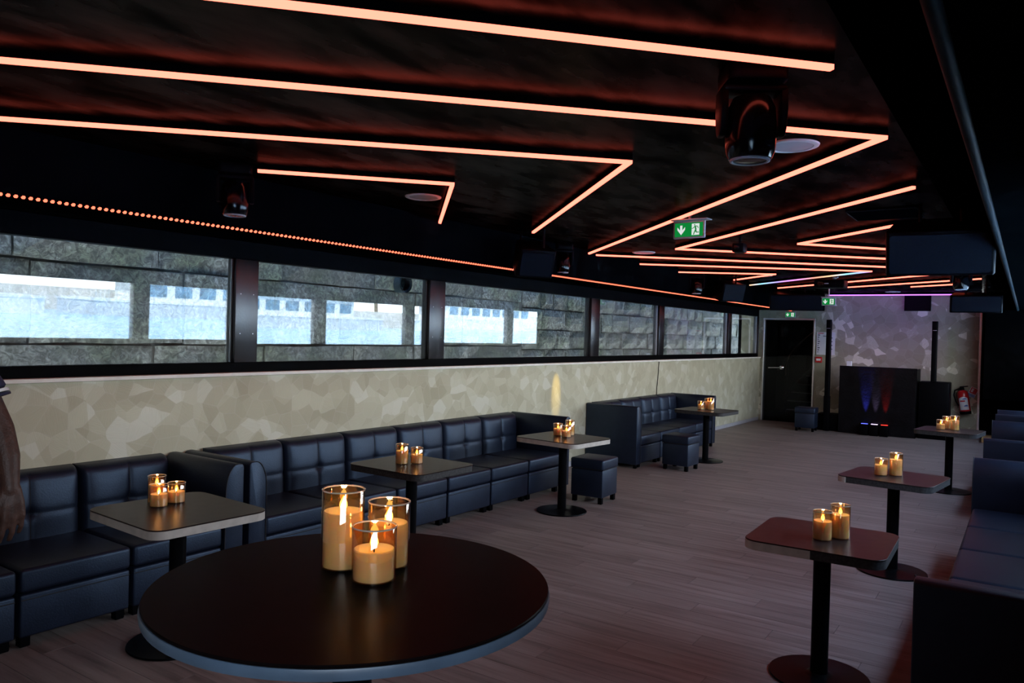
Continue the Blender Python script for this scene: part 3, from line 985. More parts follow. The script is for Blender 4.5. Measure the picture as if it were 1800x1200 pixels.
right_mod(11.25 + 0.33, 0.64, 'dark single sofa seat farthest back on the right, by the passage', 'far right seat', arm_hi=True, arm_lo=True)

# ------------------------------------------------------------------ poufs
pf = {
    'box': MB().box(-0.165, 0.165, -0.165, 0.165, 0.06, 0.315).mesh('box', M['leather'], bevel=(0.010, 2)),
    'lid': MB().box(-0.172, 0.172, -0.172, 0.172, 0.317, 0.415).mesh('lid', M['leather'], bevel=(0.018, 3)),
    'leg': MB().prism([(-0.02, -0.02), (0.02, -0.02), (0.02, 0.02), (-0.02, 0.02)], 0, 0.061, 'XY').mesh('leg', M['plastic'], bevel=(0.003, 1)),
    'piping': MB().tube([(-0.168, -0.1725, 0.322), (0.1725, -0.1725, 0.322), (0.1725, 0.1725, 0.322)], 0.003, 6).mesh('piping', M['stitch']),
}
for (x, y, rz, lb) in ((-3.42, 6.56, 0.03, 'black leather cube pouf beside the table at the right end of the middle sofa'),
                       (-3.44, 8.82, -0.05, 'black leather cube pouf before the far left sofa'),
                       (-3.23, 14.20, 0.04, 'dark cube pouf by the door at the end wall')):
    t_ = thing('cube_pouf', lb, 'pouf', (x, y, 0), (0, 0, rz), 'cube poufs')
    put('box', pf['box'], t_)
    l_ = put('lid', pf['lid'], t_)
    put('piping', pf['piping'], l_)
    for sx in (-1, 1):
        for sy in (-1, 1): put('leg', pf['leg'], t_, (0.135 * sx, 0.135 * sy, 0))

# ------------------------------------------------------------------ pedestal tables
TW, TD, TH = 0.665, 0.60, 0.66
tp = rrect(TW, TD, 0.075, 6)
top_me = MB().prism(tp, TH - 0.006, TH, 'XY').mesh('table_top', M['laminate'], bevel=(0.0015, 1))
core_me = MB().prism(rrect(TW - 0.006, TD - 0.006, 0.072, 6), TH - 0.044, TH - 0.0062, 'XY').mesh('core', M['edge_dark'])
pole_me = MB().cyl((0, 0, 0), 0.039, 0.012, TH - 0.05, 24).mesh('pole', M['steel_black'])
base_me = MB().lathe([(0.222, 0.0), (0.225, 0.004), (0.222, 0.010), (0.07, 0.016), (0.05, 0.020), (0.0395, 0.024)], 48).mesh('base_plate', M['steel_black'])
mount_me = MB().box(-0.15, 0.15, -0.15, 0.15, TH - 0.052, TH - 0.0445).mesh('mounting_plate', M['steel_black'])
def band_mesh(i0, i1):
    """edge band covering outline points i0..i1"""
    n = len(tp)
    idx = [(i % n) for i in range(i0, i1 + 1)]
    vs = []; fs = []
    for i in idx:
        x, y = tp[i]
        l = sqrt(x * x + y * y)
        vs += [(x, y, TH - 0.0435), (x, y, TH - 0.0064), (x * 0.992, y * 0.992, TH - 0.0064), (x * 0.992, y * 0.992, TH - 0.0435)]
    for k in range(len(idx) - 1):
        a, b = k * 4, k * 4 + 4
        for q in range(4):
            r = (q + 1) % 4
            fs.append((a + q, b + q, b + r, a + r))
    fs.append((0, 1, 2, 3))
    e = len(vs) - 4
    fs.append((e + 3, e + 2, e + 1, e))
    return MB().add(vs, fs).mesh('edge_band', M['edge_pale'])
n_tp = len(tp)
# outline order: corner (+,+), (-,+), (-,-), (+,-), 7 points each
band_full = band_mesh(0, n_tp)
band_half = None
def half_band():
    """pale band left on the left half of the near edge and round the left corner"""
    vs_i = list(range(11, 21))
    n = len(tp)
    pts = [tp[i] for i in vs_i] + [(0.0, tp[20][1])]
    vs = []; fs = []
    for (x, y) in pts:
        vs += [(x, y, TH - 0.0435), (x, y, TH - 0.0064), (x * 0.992, y * 0.992, TH - 0.0064), (x * 0.992, y * 0.992, TH - 0.0435)]
    for k in range(len(pts) - 1):
        a, b = k * 4, k * 4 + 4
        for q in range(4):
            r = (q + 1) % 4
            fs.append((a + q, b + q, b + r, a + r))
    fs.append((0, 1, 2, 3))
    e = len(vs) - 4
    fs.append((e + 3, e + 2, e + 1, e))
    return MB().add(vs, fs).mesh('edge_band', M['edge_pale'])
half_me = half_band()
stub_me = band_mesh(15, 20)
tables = {
    'T1': (-3.46, 2.235, -0.06, 'full', 'near left square pedestal table with pale edge and three candles'),
    'T2': (-3.49, 4.00, -0.03, 'none', 'square pedestal table with chipped dark edge before the middle sofa, two candles'),
    'T3': (-3.42, 5.95, -0.11, 'full', 'square pedestal table with pale edge beside the pouf, three candles'),
    'T4': (-3.42, 9.62, -0.08, 'none', 'farthest left pedestal table before the far left sofa'),
    'R1': (-0.775, 3.81, 0.02, 'half', 'near right pedestal table with edge half pale half bare, two candles'),
    'R2': (-0.745, 5.88, -0.14, 'stub', 'middle right pedestal table with purple sheen and two candles'),
    'R3': (-0.68, 9.52, -0.14, 'none', 'farthest right pedestal table before the end wall, three candles'),
}
for k, (x, y, rz, eb, lb) in tables.items():
    t_ = thing('pedestal_table', lb, 'table', (x, y, 0), (0, 0, rz), 'square pedestal tables')
    tops = [put('table_top', top_me, t_), put('core', core_me, t_)]
    put('mounting_plate', mount_me, t_)
    put('pole', pole_me, t_)
    put('base_plate', base_me, t_)
    if eb != 'none': tops.append(put('edge_band', {'full': band_full, 'half': half_me, 'stub': stub_me}[eb], t_))
    if k[0] == 'R':
        for o in tops: o.scale = (0.90, 0.95, 1)
# round bar table
RTX, RTY, RTZ = -1.075, 1.072, 1.08
t_ = thing('round_bar_table', 'tall round dark table with blue-grey rim in the foreground, three candles on it', 'table', (RTX, RTY, 0))
MB().lathe([(0.376, RTZ - 0.006), (0.3775, RTZ - 0.002), (0.376, RTZ)], 96).build('table_top', M['roundtop'], t_)
MB().lathe([(0.372, RTZ - 0.026), (0.378, RTZ - 0.024), (0.380, RTZ - 0.013), (0.378, RTZ - 0.0062)], 96).build('rim', M['rim'], t_)
MB().cyl((0, 0, 0), 0.038, 0.015, RTZ - 0.03, 28).build('pole', M['steel_black'], t_)
MB().lathe([(0.255, 0.0), (0.258, 0.005), (0.255, 0.012), (0.06, 0.018), (0.04, 0.03)], 56).build('base_plate', M['steel_black'], t_)
MB().box(-0.16, 0.16, -0.16, 0.16, RTZ - 0.034, RTZ - 0.0265).build('mounting_plate', M['steel_black'], t_)

# ------------------------------------------------------------------ candles
CR = 0.0435
cand_cache = {}
def candle_meshes(h):
    if h in cand_cache: return cand_cache[h]
    wh = h - 0.046
    d = {}
    d['glass_cup'] = MB().lathe([(CR - 0.0005, 0.0005), (CR, 0.004), (CR, h - 0.0015), (CR - 0.001, h), (CR - 0.0022, h - 0.0015), (CR - 0.0022, 0.0045), (0.001, 0.004)], 40, close=False).mesh('glass_cup', M['amber'])
    d['rim'] = MB().lathe([(CR + 0.0004, h - 0.0022), (CR + 0.0008, h - 0.0005), (CR - 0.0008, h + 0.0008), (CR - 0.0026, h - 0.0003), (CR - 0.0026, h - 0.0022)], 40, close=False).mesh('rim', M['amber_rim'])
    d['wax'] = MB().lathe([(CR - 0.0045, 0.006), (CR - 0.0036, 0.009), (CR - 0.0036, wh), (CR - 0.0055, wh + 0.002), (CR - 0.012, wh - 0.001), (0.012, wh - 0.006), (0.002, wh - 0.0065)], 36).mesh('wax', M['wax'])
    d['wick'] = MB().cyl((0, 0, 0), 0.0016, wh - 0.006, wh + 0.003, 8).mesh('wick', M['plastic'])
    fl = [(0.002, 0.0), (0.0062, 0.004), (0.0083, 0.0095), (0.0074, 0.0155), (0.0046, 0.021), (0.0022, 0.0255), (0.0005, 0.029)]
    d['flame'] = MB().lathe([(r, z + wh + 0.003) for r, z in fl], 14).mesh('flame', M['flame'])
    cand_cache[h] = d
    return d
M['amber_rim'] = pr('glass_rim_bright', (0.85, 0.72, 0.60), 0.08, spec=1.0, metal=0.55, noise=(40, 0.05))
def candle(x, y, z, h, label, power=0.085):
    t_ = thing('led_candle', label, 'candle', (x, y, z + 0.0006), (0, 0, random.uniform(0, 6)), 'LED candles in amber glass')
    d = candle_meshes(h)
    for n_ in ('wax', 'wick', 'flame'): put(n_, d[n_], t_)
    g_ = put('glass_cup', d['glass_cup'], t_)
    put('rim', d['rim'], g_)
    ld = bpy.data.lights.new('candle_light', 'POINT')
    ld.energy = power
    ld.color = (1.0, 0.60, 0.30)
    ld.shadow_soft_size = 0.006
    lo = bpy.data.objects.new('candle_light', ld)
    lo.location = (0, 0, h - 0.046 + 0.036)
    lo.parent = t_
    col.objects.link(lo)
SMALL, MID, TALL = 0.108, 0.136, 0.162
S2, M2, T2_ = 0.088, 0.106, 0.128
candle(-1.158, 1.118, RTZ, TALL, 'tallest candle on the round foreground table, at the left of its three')
candle(-1.092, 1.184, RTZ, MID, 'rear right candle of three on the round foreground table')
candle(-1.050, 1.098, RTZ, SMALL, 'shortest front candle on the round foreground table')
candle(-3.680, 2.252, TH, MID, 'tall rear left candle on the near left table')
candle(-3.585, 2.206, TH, SMALL, 'front candle of three on the near left table')
candle(-3.602, 2.312, TH, SMALL - 0.006, 'right candle of three on the near left table')
candle(-3.535, 3.945, TH, MID, 'taller left candle on the chipped table before the middle sofa')
candle(-3.475, 4.030, TH, SMALL, 'shorter right candle on the chipped table before the middle sofa')
candle(-3.52, 6.02, TH, SMALL, 'left candle of three on the table beside the pouf')
candle(-3.45, 6.115, TH, MID, 'tall rear candle of three on the table beside the pouf')
candle(-3.40, 5.965, TH, SMALL - 0.006, 'short front candle of three on the table beside the pouf')
candle(-3.49, 9.60, TH, SMALL, 'left candle of three on the farthest left table')
candle(-3.45, 9.75, TH, MID, 'middle rear candle of three on the farthest left table')
candle(-3.38, 9.66, TH, TALL - 0.01, 'right candle of three on the farthest left table')
candle(-0.765, 3.745, TH, MID - 0.004, 'shorter left candle on the near right table')
candle(-0.705, 3.825, TH, TALL - 0.006, 'taller right candle on the near right table')
candle(-0.825, 5.845, TH, SMALL + 0.008, 'shorter left candle on the middle right table')
candle(-0.74, 5.905, TH, TALL - 0.006, 'taller right candle on the middle right table')
candle(-0.765, 9.50, TH, SMALL - 0.004, 'shortest left candle of three on the farthest right table')
candle(-0.72, 9.62, TH, MID, 'middle rear candle of three on the farthest right table')
candle(-0.635, 9.53, TH, TALL - 0.008, 'tallest right candle of three on the farthest right table')

# ------------------------------------------------------------------ ceiling downlights
dl_ring = MB().lathe([(0.125, 0.0), (0.122, -0.006), (0.112, -0.010), (0.098, -0.008), (0.096, -0.002)], 48).mesh('bezel', M['white'])
dl_disc = MB().lathe([(0.0955, -0.003), (0.0945, -0.0065), (0.05, -0.008)], 40).mesh('cover', M['lightgrey'])
for (x, y, lb) in ((-0.95, 3.72, 'round white ceiling speaker right beside the big moving head lamp'),
                   (-3.46, 4.01, 'round white ceiling disc inside the hooked light strip on the left'),
                   (-3.48, 7.68, 'round white ceiling disc left below the hanging exit sign'),
                   (-3.15, 11.02, 'round ceiling disc far back inside the short bent light strip'),
                   (-2.01, 14.95, 'round white ceiling disc at the top of the end wall')):
    t_ = thing('ceiling_disc', lb, 'ceiling speaker', (x, y, ZC), (0, 0, 0), 'round ceiling discs')
    put('bezel', dl_ring, t_)
    put('cover', dl_disc, t_)

# ------------------------------------------------------------------ moving head lamps
mh = {
    'base': MB().prism(rrect(0.20, 0.19, 0.03, 4), -0.065, 0.0, 'XY').mesh('base', M['plastic'], bevel=(0.008, 2)),
    'yoke_arm': MB().prism([(-0.048, -0.075), (0.048, -0.075), (0.052, -0.15), (0.040, -0.21), (0.022, -0.235), (-0.022, -0.235), (-0.040, -0.21), (-0.052, -0.15)], 0.086, 0.110, 'YZ').mesh('yoke_arm', M['plastic'], bevel=(0.007, 2)),
    'yoke': MB().box(-0.105, 0.105, -0.05, 0.05, -0.092, -0.066).mesh('yoke', M['plastic'], bevel=(0.008, 2)),
    'head': MB().lathe([(0.035, -0.095), (0.062, -0.105), (0.079, -0.14), (0.084, -0.19), (0.084, -0.25), (0.080, -0.285), (0.071, -0.308), (0.0605, -0.312)], 32).mesh('head', M['blackgloss']),
    'lens_ring': MB().lathe([(0.0665, -0.3105), (0.066, -0.316), (0.060, -0.318), (0.055, -0.314)], 32, close=False).mesh('lens_ring', M['lightgrey']),
    'lens': MB().lathe([(0.0545, -0.3125), (0.04, -0.315), (0.01, -0.317)], 28).mesh('lens', M['blackgloss']),
}
def moving_head(x, y, rz, label, s=1.0, tilt=0.0):
    t_ = thing('moving_head_lamp', label, 'stage light', (x, y, ZC - 0.0005), (0, 0, rz), 'moving head stage lamps')
    t_.scale = (s, s, s)
    put('base', mh['base'], t_)
    yk = put('yoke', mh['yoke'], t_)
    put('yoke_arm', mh['yoke_arm'], yk)
    put('yoke_arm', mh['yoke_arm'], yk, (0, 0, 0), (0, 0, pi))
    hd_ = put('head', mh['head'], t_)
    put('lens_ring', mh['lens_ring'], hd_)
    put('lens', mh['lens'], hd_)
    return t_
moving_head(-0.80, 2.60, 0.55, 'big black moving head lamp hanging in front of the zigzag strip, upper right')
moving_head(-3.78, 2.75, 0.9, 'black moving head lamp hanging at the left above the window corner', 0.92)
moving_head(-3.93, 6.72, 0.8, 'small black moving head lamp just right of the left hanging loudspeaker', 0.92)
moving_head(-3.82, 10.20, 0.5, 'far black moving head lamp above the fourth window', 0.95)
moving_head(-0.64, 9.80, 0.3, 'black moving head lamp below the right hanging loudspeaker', 0.95)
moving_head(-0.72, 13.6, 0.3, 'farthest black moving head lamp near the corner of the end wall', 1.0)

# ------------------------------------------------------------------ hanging loudspeakers
def speaker(loc, rot, w, h, dpt, label, hang):
    t_ = thing('hanging_loudspeaker', label, 'loudspeaker', loc, rot, 'hanging loudspeakers')
    p = [(-w / 2 + 0.05, dpt / 2), (-w / 2, -dpt / 2 + 0.03), (-w / 2 + 0.01, -dpt / 2), (w / 2 - 0.01, -dpt / 2), (w / 2, -dpt / 2 + 0.03), (w / 2 - 0.05, dpt / 2)]
    MB().prism(p, -h / 2, h / 2, 'XY').build('cabinet', M['plastic'], t_, bevel=(0.008, 2))
    g_ = MB().prism(rrect(w - 0.05, h - 0.04, 0.02, 3), -dpt / 2 - 0.010, -dpt / 2 - 0.0005, 'XZ').build('grille', M['grille'], t_)
    return t_
sp1 = speaker((-0.50, 5.72, 2.215), (radians(24), 0, radians(4)), 0.62, 0.30, 0.30, 'large black loudspeaker with blue-grey grille hanging at the right', 0.2)
sp2 = speaker((-3.66, 5.72, 2.235), (radians(24), 0, radians(52)), 0.34, 0.25, 0.28, 'black loudspeaker hanging at the left above the third window, edge lit orange', 0.2)
sp3 = speaker((-3.62, 10.9, 2.27), (radians(15), 0, radians(60)), 0.42, 0.26, 0.28, 'far black loudspeaker hanging above the fourth and fifth windows', 0.2)
sp4 = speaker((-3.18, 13.1, 2.24), (radians(15), 0, radians(12)), 0.85, 0.27, 0.30, 'long black loudspeaker hanging before the end wall, left of the small exit sign', 0.2)
sp5 = speaker((-0.62, 12.3, 2.17), (radians(12), 0, radians(4)), 0.62, 0.24, 0.28, 'black loudspeaker hanging far right near the corner trim', 0.2)
for s_, (sx, sy, sz) in ((sp1, (-0.50, 5.72, 2.30)), (sp2, (-3.66, 5.72, 2.34)), (sp3, (-3.62, 10.9, 2.33)), (sp4, (-3.18, 13.1, 2.33)), (sp5, (-0.62, 12.3, 2.26))):
    inv = s_.matrix_basis.inverted()
    a = inv @ Vector((sx - 0.12, sy, sz - 0.02)); b = inv @ Vector((sx - 0.12, sy, ZC))
    a2 = inv @ Vector((sx + 0.12, sy, sz - 0.02)); b2 = inv @ Vector((sx + 0.12, sy, ZC))
    MB().tube([a, b], 0.012, 8).build('bracket', M['steel_black'], s_)
    MB().tube([a2, b2], 0.012, 8).build('bracket', M['steel_black'], s_)

# projector
t_ = thing('projector', 'black projector hanging under the rainbow strip on a white bracket', 'projector', (-2.34, 11.5, 2.39))
MB().prism(rrect(0.40, 0.30, 0.03, 4), -0.055, 0.055, 'XY').build('casing', M['plastic'], t_, bevel=(0.01, 2))
MB().lathe([(0.045, -0.15), (0.045, -0.175), (0.035, -0.178)], 20, (-0.10, 0, 0.0), 'Y').build('lens', M['blackgloss'], t_)
MB().box(-0.06, 0.0, -0.152, -0.1505, -0.005, 0.008).build('logo_mark', M['lightgrey'], t_, smooth=False)
br_ = MB().cyl((0.04, 0, 0), 0.02, 0.055, ZC - 2.39, 14).build('bracket', M['white'], t_)
MB().tube([(0.06, -0.05, 0.05), (0.09, -0.08, 0.085), (0.10, -0.03, 0.095)], 0.008, 8).build('cable', M['white'], t_)
# small ceiling sensor box
t_ = thing('ceiling_camera', 'small black camera hanging below the strips, right of the exit sign', 'camera', (-2.14, 6.74, ZC))
MB().cyl((0, 0, 0), 0.012, -0.07, -0.0005, 10).build('stem', M['plastic'], t_)
MB().box(-0.05, 0.05, -0.06, 0.06, -0.15, -0.071).build('casing', M['plastic'], t_, bevel=(0.01, 2))
MB().lathe([(0.025, -0.06), (0.025, -0.085), (0.018, -0.09)], 16, (0, 0, -0.11), 'Y').build('lens', M['blackgloss'], t_)
# ceiling hatch
t_ = thing('ceiling_hatch', 'flat dark access hatch in the ceiling behind the right loudspeaker', 'hatch', (-0.86, 5.92, ZC))
MB().box(-0.22, 0.22, -0.22, 0.22, -0.014, -0.0005).build('panel', M['black'], t_, bevel=(0.004, 1))
MB().tube([(-0.22, -0.22, -0.014), (0.22, -0.22, -0.014), (0.22, 0.22, -0.014), (-0.22, 0.22, -0.014), (-0.22, -0.22, -0.014)], 0.004, 6).build('edge_trim', M['mast'], t_)
# small soffit spot added to cast the yellow streak; the fixture is invented
t_ = thing('added_streak_spot', 'added tiny black spot lamp under the soffit, placed for the yellow streak', 'spot lamp', (-4.02, 7.66, ZS - 0.0005))
MB().cyl((0, 0, 0), 0.016, -0.012, 0.0, 14).build('mount', M['plastic'], t_)
MB().lathe([(0.014, -0.012), (0.020, -0.030), (0.020, -0.052)], 16).build('barrel', M['plastic'], t_)
def spot(parent, loc, target, energy, color, angle, blend=0.3, soft=0.02, name='spot_light'):
    ld = bpy.data.lights.new(name, 'SPOT')
    ld.energy = energy
    ld.color = color
    ld.spot_size = radians(angle)
    ld.spot_blend = blend
    ld.shadow_soft_size = soft
    lo = bpy.data.objects.new(name, ld)
    lo.location = loc
    lo.rotation_euler = (Vector(target) - Vector(loc)).to_track_quat('-Z', 'Y').to_euler()
    if parent:
        lo.parent = parent
        lo.matrix_parent_inverse = Matrix.Translation(-Vector(parent.location))
    col.objects.link(lo)
    return lo
spot(t_, (-4.02, 7.66, ZS - 0.056), (-4.54, 7.69, 0.88), 170, (1.0, 0.70, 0.16), 11, 0.9, 0.004)

# ------------------------------------------------------------------ exit signs
def exit_sign(loc, rot, w, h, label, body=True, plate=True, group=None, stem=None):
    t_ = thing('exit_sign', label, 'exit sign', loc, rot, group)
    if plate:
        MB().box(-w / 2 - 0.005, w / 2 + 0.03, -0.05, 0.05, h / 2 + 0.004, h / 2 + 0.012).build('ceiling_plate', M['lightgrey'], t_, bevel=(0.002, 1))
        MB().cyl((0, 0, 0), 0.01, h / 2 + 0.012, stem or (ZC - loc[2]), 10).build('stem', M['lightgrey'], t_)
    fr_ = MB()
    tb = 0.012
    fr_.box(-w / 2, w / 2, -0.012, 0.010, -h / 2, h / 2)
    fo_ = fr_.build('sign_frame', M['lightgrey'], t_, bevel=(0.003, 1))
    MB().box(-w / 2 + tb, w / 2 - tb, -0.0145, -0.0125, -h / 2 + tb, h / 2 - tb).build('green_panel', M['green'], t_, smooth=False)
    s = h
    cx = -w * 0.24
    ar = [(0.0, -0.30), (0.24, 0.0), (0.24, 0.16), (0.07, -0.03), (0.07, 0.26), (-0.07, 0.26), (-0.07, -0.03), (-0.24, 0.16), (-0.24, 0.0)]
    # concave outline split into convex pieces
    a_ = MB()
    for poly in ([ar[8], ar[0], ar[1], ar[2], ar[3], ar[6], ar[7]][0:0] or [ar[0], ar[1], ar[3], ar[6], ar[8]], [ar[1], ar[2], ar[3]], [ar[7], ar[8], ar[6]], [ar[3], ar[4], ar[5], ar[6]]):
        a_.prism([(cx + p[0] * s, p[1] * s) for p in poly], -0.0165, -0.0148, 'XZ')
    a_.build('arrow', M['exitwhite'], t_, smooth=False)
    dx = w * 0.22
    dw, dh = s * 0.235, s * 0.33
    MB().box(dx - dw, dx + dw, -0.0165, -0.0148, -dh, dh).build('doorway', M['exitwhite'], t_, smooth=False)
    m_ = MB()
    yb = -0.0185
    def limb(p, q, r):
        p = Vector((p[0], p[1])); q = Vector((q[0], q[1]))
        d_ = (q - p).normalized()
        n_ = Vector((-d_.y, d_.x)) * r
        pts = [p + n_, q + n_, q - n_, p - n_]
        m_.prism([(dx + a.x * s, a.y * s) for a in pts], yb, -0.0167, 'XZ')
    m_.lathe([(0.040 * s, yb), (0.040 * s, -0.0167)], 14, (dx - 0.05 * s, 0, 0.25 * s), 'Y')
    limb((-0.02, 0.20), (0.03, -0.03), 0.045)
    limb((0.02, -0.01), (-0.05, -0.16), 0.032)
    limb((-0.05, -0.14), (-0.11, -0.31), 0.027)
    limb((0.02, -0.02), (0.06, -0.18), 0.032)
    limb((0.05, -0.18), (0.22, -0.18), 0.024)
    limb((-0.03, 0.18), (-0.14, 0.07), 0.020)
    limb((-0.14, 0.06), (-0.22, 0.05), 0.018)
    limb((0.0, 0.19), (0.12, 0.17), 0.020)
    limb((0.12, 0.18), (0.18, 0.06), 0.018)
    m_.build('running_figure', M['green'], t_, smooth=False)
    return t_
exit_sign((-2.087, 5.396, 2.367), (0, 0, radians(-4)), 0.245, 0.125, 'green exit sign with arrow and running figure hanging from the ceiling strips')
exit_sign((-3.855, YE - 0.012, 2.086), (0, 0, 0), 0.20, 0.105, 'small lit green exit sign on the wall over the door', plate=False)
exit_sign((-2.565, 12.5, 2.195), (0, 0, 0), 0.205, 0.120, 'far exit sign hanging before the end wall, left of the purple glow', stem=ZC - 2.195)

# ------------------------------------------------------------------ DJ booth and stage gear
t_ = thing('dj_booth', 'tall glossy black booth with blue, white and red light on its front', 'booth', (-2.14, 14.4, 0))
MB().box(-0.60, 0.60, 0.0, 0.025, 0.0, 1.17).build('front_panel', pr('booth_crinkled_film', (0.0045, 0.0045, 0.0055), 0.28, spec=0.12, noise=(6, 0.4), bump=(26, 0.6)), t_, bevel=(0.003, 1))
MB().box(-0.60, -0.575, 0.026, 0.60, 0.0, 1.15).build('side_panel', M['plastic'], t_, smooth=False)
MB().box(0.575, 0.60, 0.026, 0.60, 0.0, 1.15).build('side_panel', M['plastic'], t_, smooth=False)
MB().box(-0.574, 0.574, 0.026, 0.60, 0.92, 0.95).build('worktop', M['plastic'], t_, smooth=False)
MB().box(0.601, 0.612, 0.0, 0.03, 0.0, 1.17).build('corner_trim', M['steel_black'], t_, smooth=False)
tag(MB().box(-0.04, 0.04, -0.03, 0.03, 0, 0.10).build('white_card_stand', M['paper'], None, (-2.60, 14.48, 1.151), bevel=(0.003, 1)), 'small pale card standing on the left top corner of the booth', 'card')
cols3 = [((0.08, 0.10, 1.0), 'blue'), ((0.75, 0.55, 1.0), 'pale violet'), ((1.0, 0.03, 0.02), 'red')]
for k, (c_, nm) in enumerate(cols3):
    x = -2.30 + 0.155 * k
    t_ = thing('floor_uplight', 'small black floor uplight casting %s light on the booth front' % nm, 'uplight', (x, 14.30, 0), (0, 0, 0), 'floor uplights')
    MB().box(-0.065, 0.065, -0.05, 0.05, 0.0, 0.19).build('casing', M['plastic'], t_, bevel=(0.006, 2))
    MB().box(-0.05, 0.05, 0.005, 0.045, 0.1905, 0.196).build('lens', emit('uplight_' + nm.replace(' ', '_'), c_, 4.0), t_, smooth=False)
    spot(t_, (x, 14.335, 0.205), (x, 14.41, 0.80), [420, 110, 200][k], c_, 22, 0.9, 0.012)
for (x, lb) in ((-2.945, 'slim black column loudspeaker standing left of the booth'), (-1.315, 'slim black column loudspeaker standing right of the booth')):
    t_ = thing('column_loudspeaker', lb, 'loudspeaker', (x, 14.62, 0), (0, 0, 0), 'column loudspeakers')
    if x < -2:
        MB().box(-0.19, 0.19, -0.12, 0.30, 0.0, 0.29).build('subwoofer', M['plastic'], t_, bevel=(0.01, 2))
        z0 = 0.291
    else:
        MB().box(-0.205, 0.25, -0.10, 0.36, 0.0, 0.955).build('subwoofer', M['plastic'], t_, bevel=(0.02, 3))
        z0 = 0.956
    o_ = -0.075 if x < -2 else -0.04
    yo = -0.17 if x < -2 else 0.1
    if x < -2:
        MB().box(-0.05, 0.05, -0.21, -0.125, 0.0, 0.62).build('foot', M['plastic'], t_, bevel=(0.006, 2))
    c_ = MB().prism(rrect(0.085, 0.085, 0.02, 4, 0, yo), 0.621 if x < -2 else z0, 1.82, 'XY').build('column', M['plastic'], t_)
    MB().prism(rrect(0.088, 0.088, 0.02, 4, 0, yo), 1.8205, 1.972, 'XY').build('satellite', M['plastic'], t_)
    MB().box(-0.03, 0.03, yo - 0.0445, yo - 0.0435, 1.815, 1.821).build('joint_mark', M['lightgrey'], t_, smooth=False)
# black wall screen and notices
t_ = thing('wall_screen', 'dark square screen hanging high on the end wall right of the booth', 'screen', (-1.66, YE, 2.33))
MB().box(-0.21, 0.21, -0.06, -0.0015, -0.16, 0.155).build('casing', M['plastic'], t_, bevel=(0.006, 2))
MB().box(-0.195, 0.195, -0.0622, -0.0605, -0.145, 0.14).build('display', M['plastic'], t_, smooth=False)
t_ = thing('safety_plan', 'white framed plan with fine print on the wall right of the door', 'notice', (-3.19, YE, 1.545))
MB().box(-0.165, 0.165, -0.012, -0.0015, -0.215, 0.215).build('board', M['paper'], t_, bevel=(0.002, 1))
for k in range(9):
    MB().box(-0.145, -0.105 - 0.012 * (k % 3), -0.0135, -0.0123, 0.15 - 0.04 * k, 0.168 - 0.04 * k).build('print_mark', M['ink'], t_, smooth=False)
MB().box(-0.05, 0.06, -0.0135, -0.0123, 0.135, 0.147).build('print_mark', M['ink'], t_, smooth=False)
MB().box(-0.145, -0.04, -0.0135, -0.0123, 0.185, 0.200).build('print_mark', M['inkred'], t_, smooth=False)
for k in range(4):
    MB().box(0.09, 0.12, -0.0135, -0.0123, 0.10 - 0.07 * k, 0.118 - 0.07 * k).build('print_mark', M['ink'], t_, smooth=False)
t_ = thing('fire_call_point', 'small red alarm box on the wall under the white plan', 'alarm', (-3.305, YE, 1.235))
MB().box(-0.06, 0.06, -0.035, -0.0015, -0.055, 0.055).build('box', M['red'], t_, bevel=(0.006, 2))
MB().box(-0.038, 0.038, -0.0375, -0.0352, -0.018, 0.022).build('window', M['white'], t_, smooth=False)
t_ = thing('wall_socket', 'small black socket low on the long wall beyond the far sofa', 'socket', (xl(12.35), 12.35, 0.37), LW['rot'])
MB().box(0.0005, 0.012, -0.045, 0.045, -0.05, 0.05).build('plate', M['plastic'], t_, bevel=(0.004, 1))
MB().lathe([(0.022, 0.0121), (0.022, 0.0135)], 16, (0, 0, 0), 'X').build('outlet', M['blackgloss'], t_)
t_ = tag(MB().tube([(0.006, 10.55, 1.22), (0.009, 10.53, 1.05), (0.006, 10.50, 0.85), (0.008, 10.49, 0.72)], 0.005, 6).build('hanging_cable', M['plastic'], None, **LW), 'thin black cable hanging from the window down to the far sofa', 'cable')

# fire extinguisher
t_ = thing('fire_extinguisher', 'red fire extinguisher with white label leaning on the end wall', 'extinguisher', (-0.862, YE - 0.12, 0.405), (0, radians(-9), 0))
MB().lathe([(0.085, 0.0), (0.088, 0.02), (0.088, 0.05)], 28).build('foot_ring', M['plastic'], t_)
MB().lathe([(0.084, 0.05), (0.086, 0.06), (0.086, 0.34), (0.080, 0.375), (0.058, 0.40), (0.032, 0.412)], 32).build('cylinder', M['red'], t_)
MB().lathe([(0.034, 0.412), (0.034, 0.45), (0.028, 0.46)], 16).build('valve', M['plastic'], t_)
MB().box(-0.03, 0.095, -0.012, 0.012, 0.462, 0.478).build('lever', M['plastic'], t_, bevel=(0.004, 1))
MB().tube([(-0.03, 0, 0.44), (-0.11, 0.0, 0.42), (-0.135, -0.01, 0.34), (-0.12, -0.02, 0.24), (-0.085, -0.04, 0.15)], 0.011, 10).build('hose', M['plastic'], t_)
def patch(name, mat, a0, a1, z0, z1, r, zt=None):
    n = 10
    vs = []; fs = []
    for i in range(n + 1):
        a = radians(a0 + (a1 - a0) * i / n)
        zz = z1 if zt is None else z1 - zt * (2 * i / n - 1) ** 2
        for rr in (r, r + 0.0008):
            vs += [(rr * cos(a), rr * sin(a), z0), (rr * cos(a), rr * sin(a), zz)]
    for i in range(n):
        a, b = i * 4, i * 4 + 4
        fs += [(a + 2, b + 2, b + 3, a + 3), (a, a + 1, b + 1, b), (a + 1, a + 3, b + 3, b + 1), (a, b, b + 2, a + 2)]
    return MB().add(vs, fs).build(name, mat, t_)
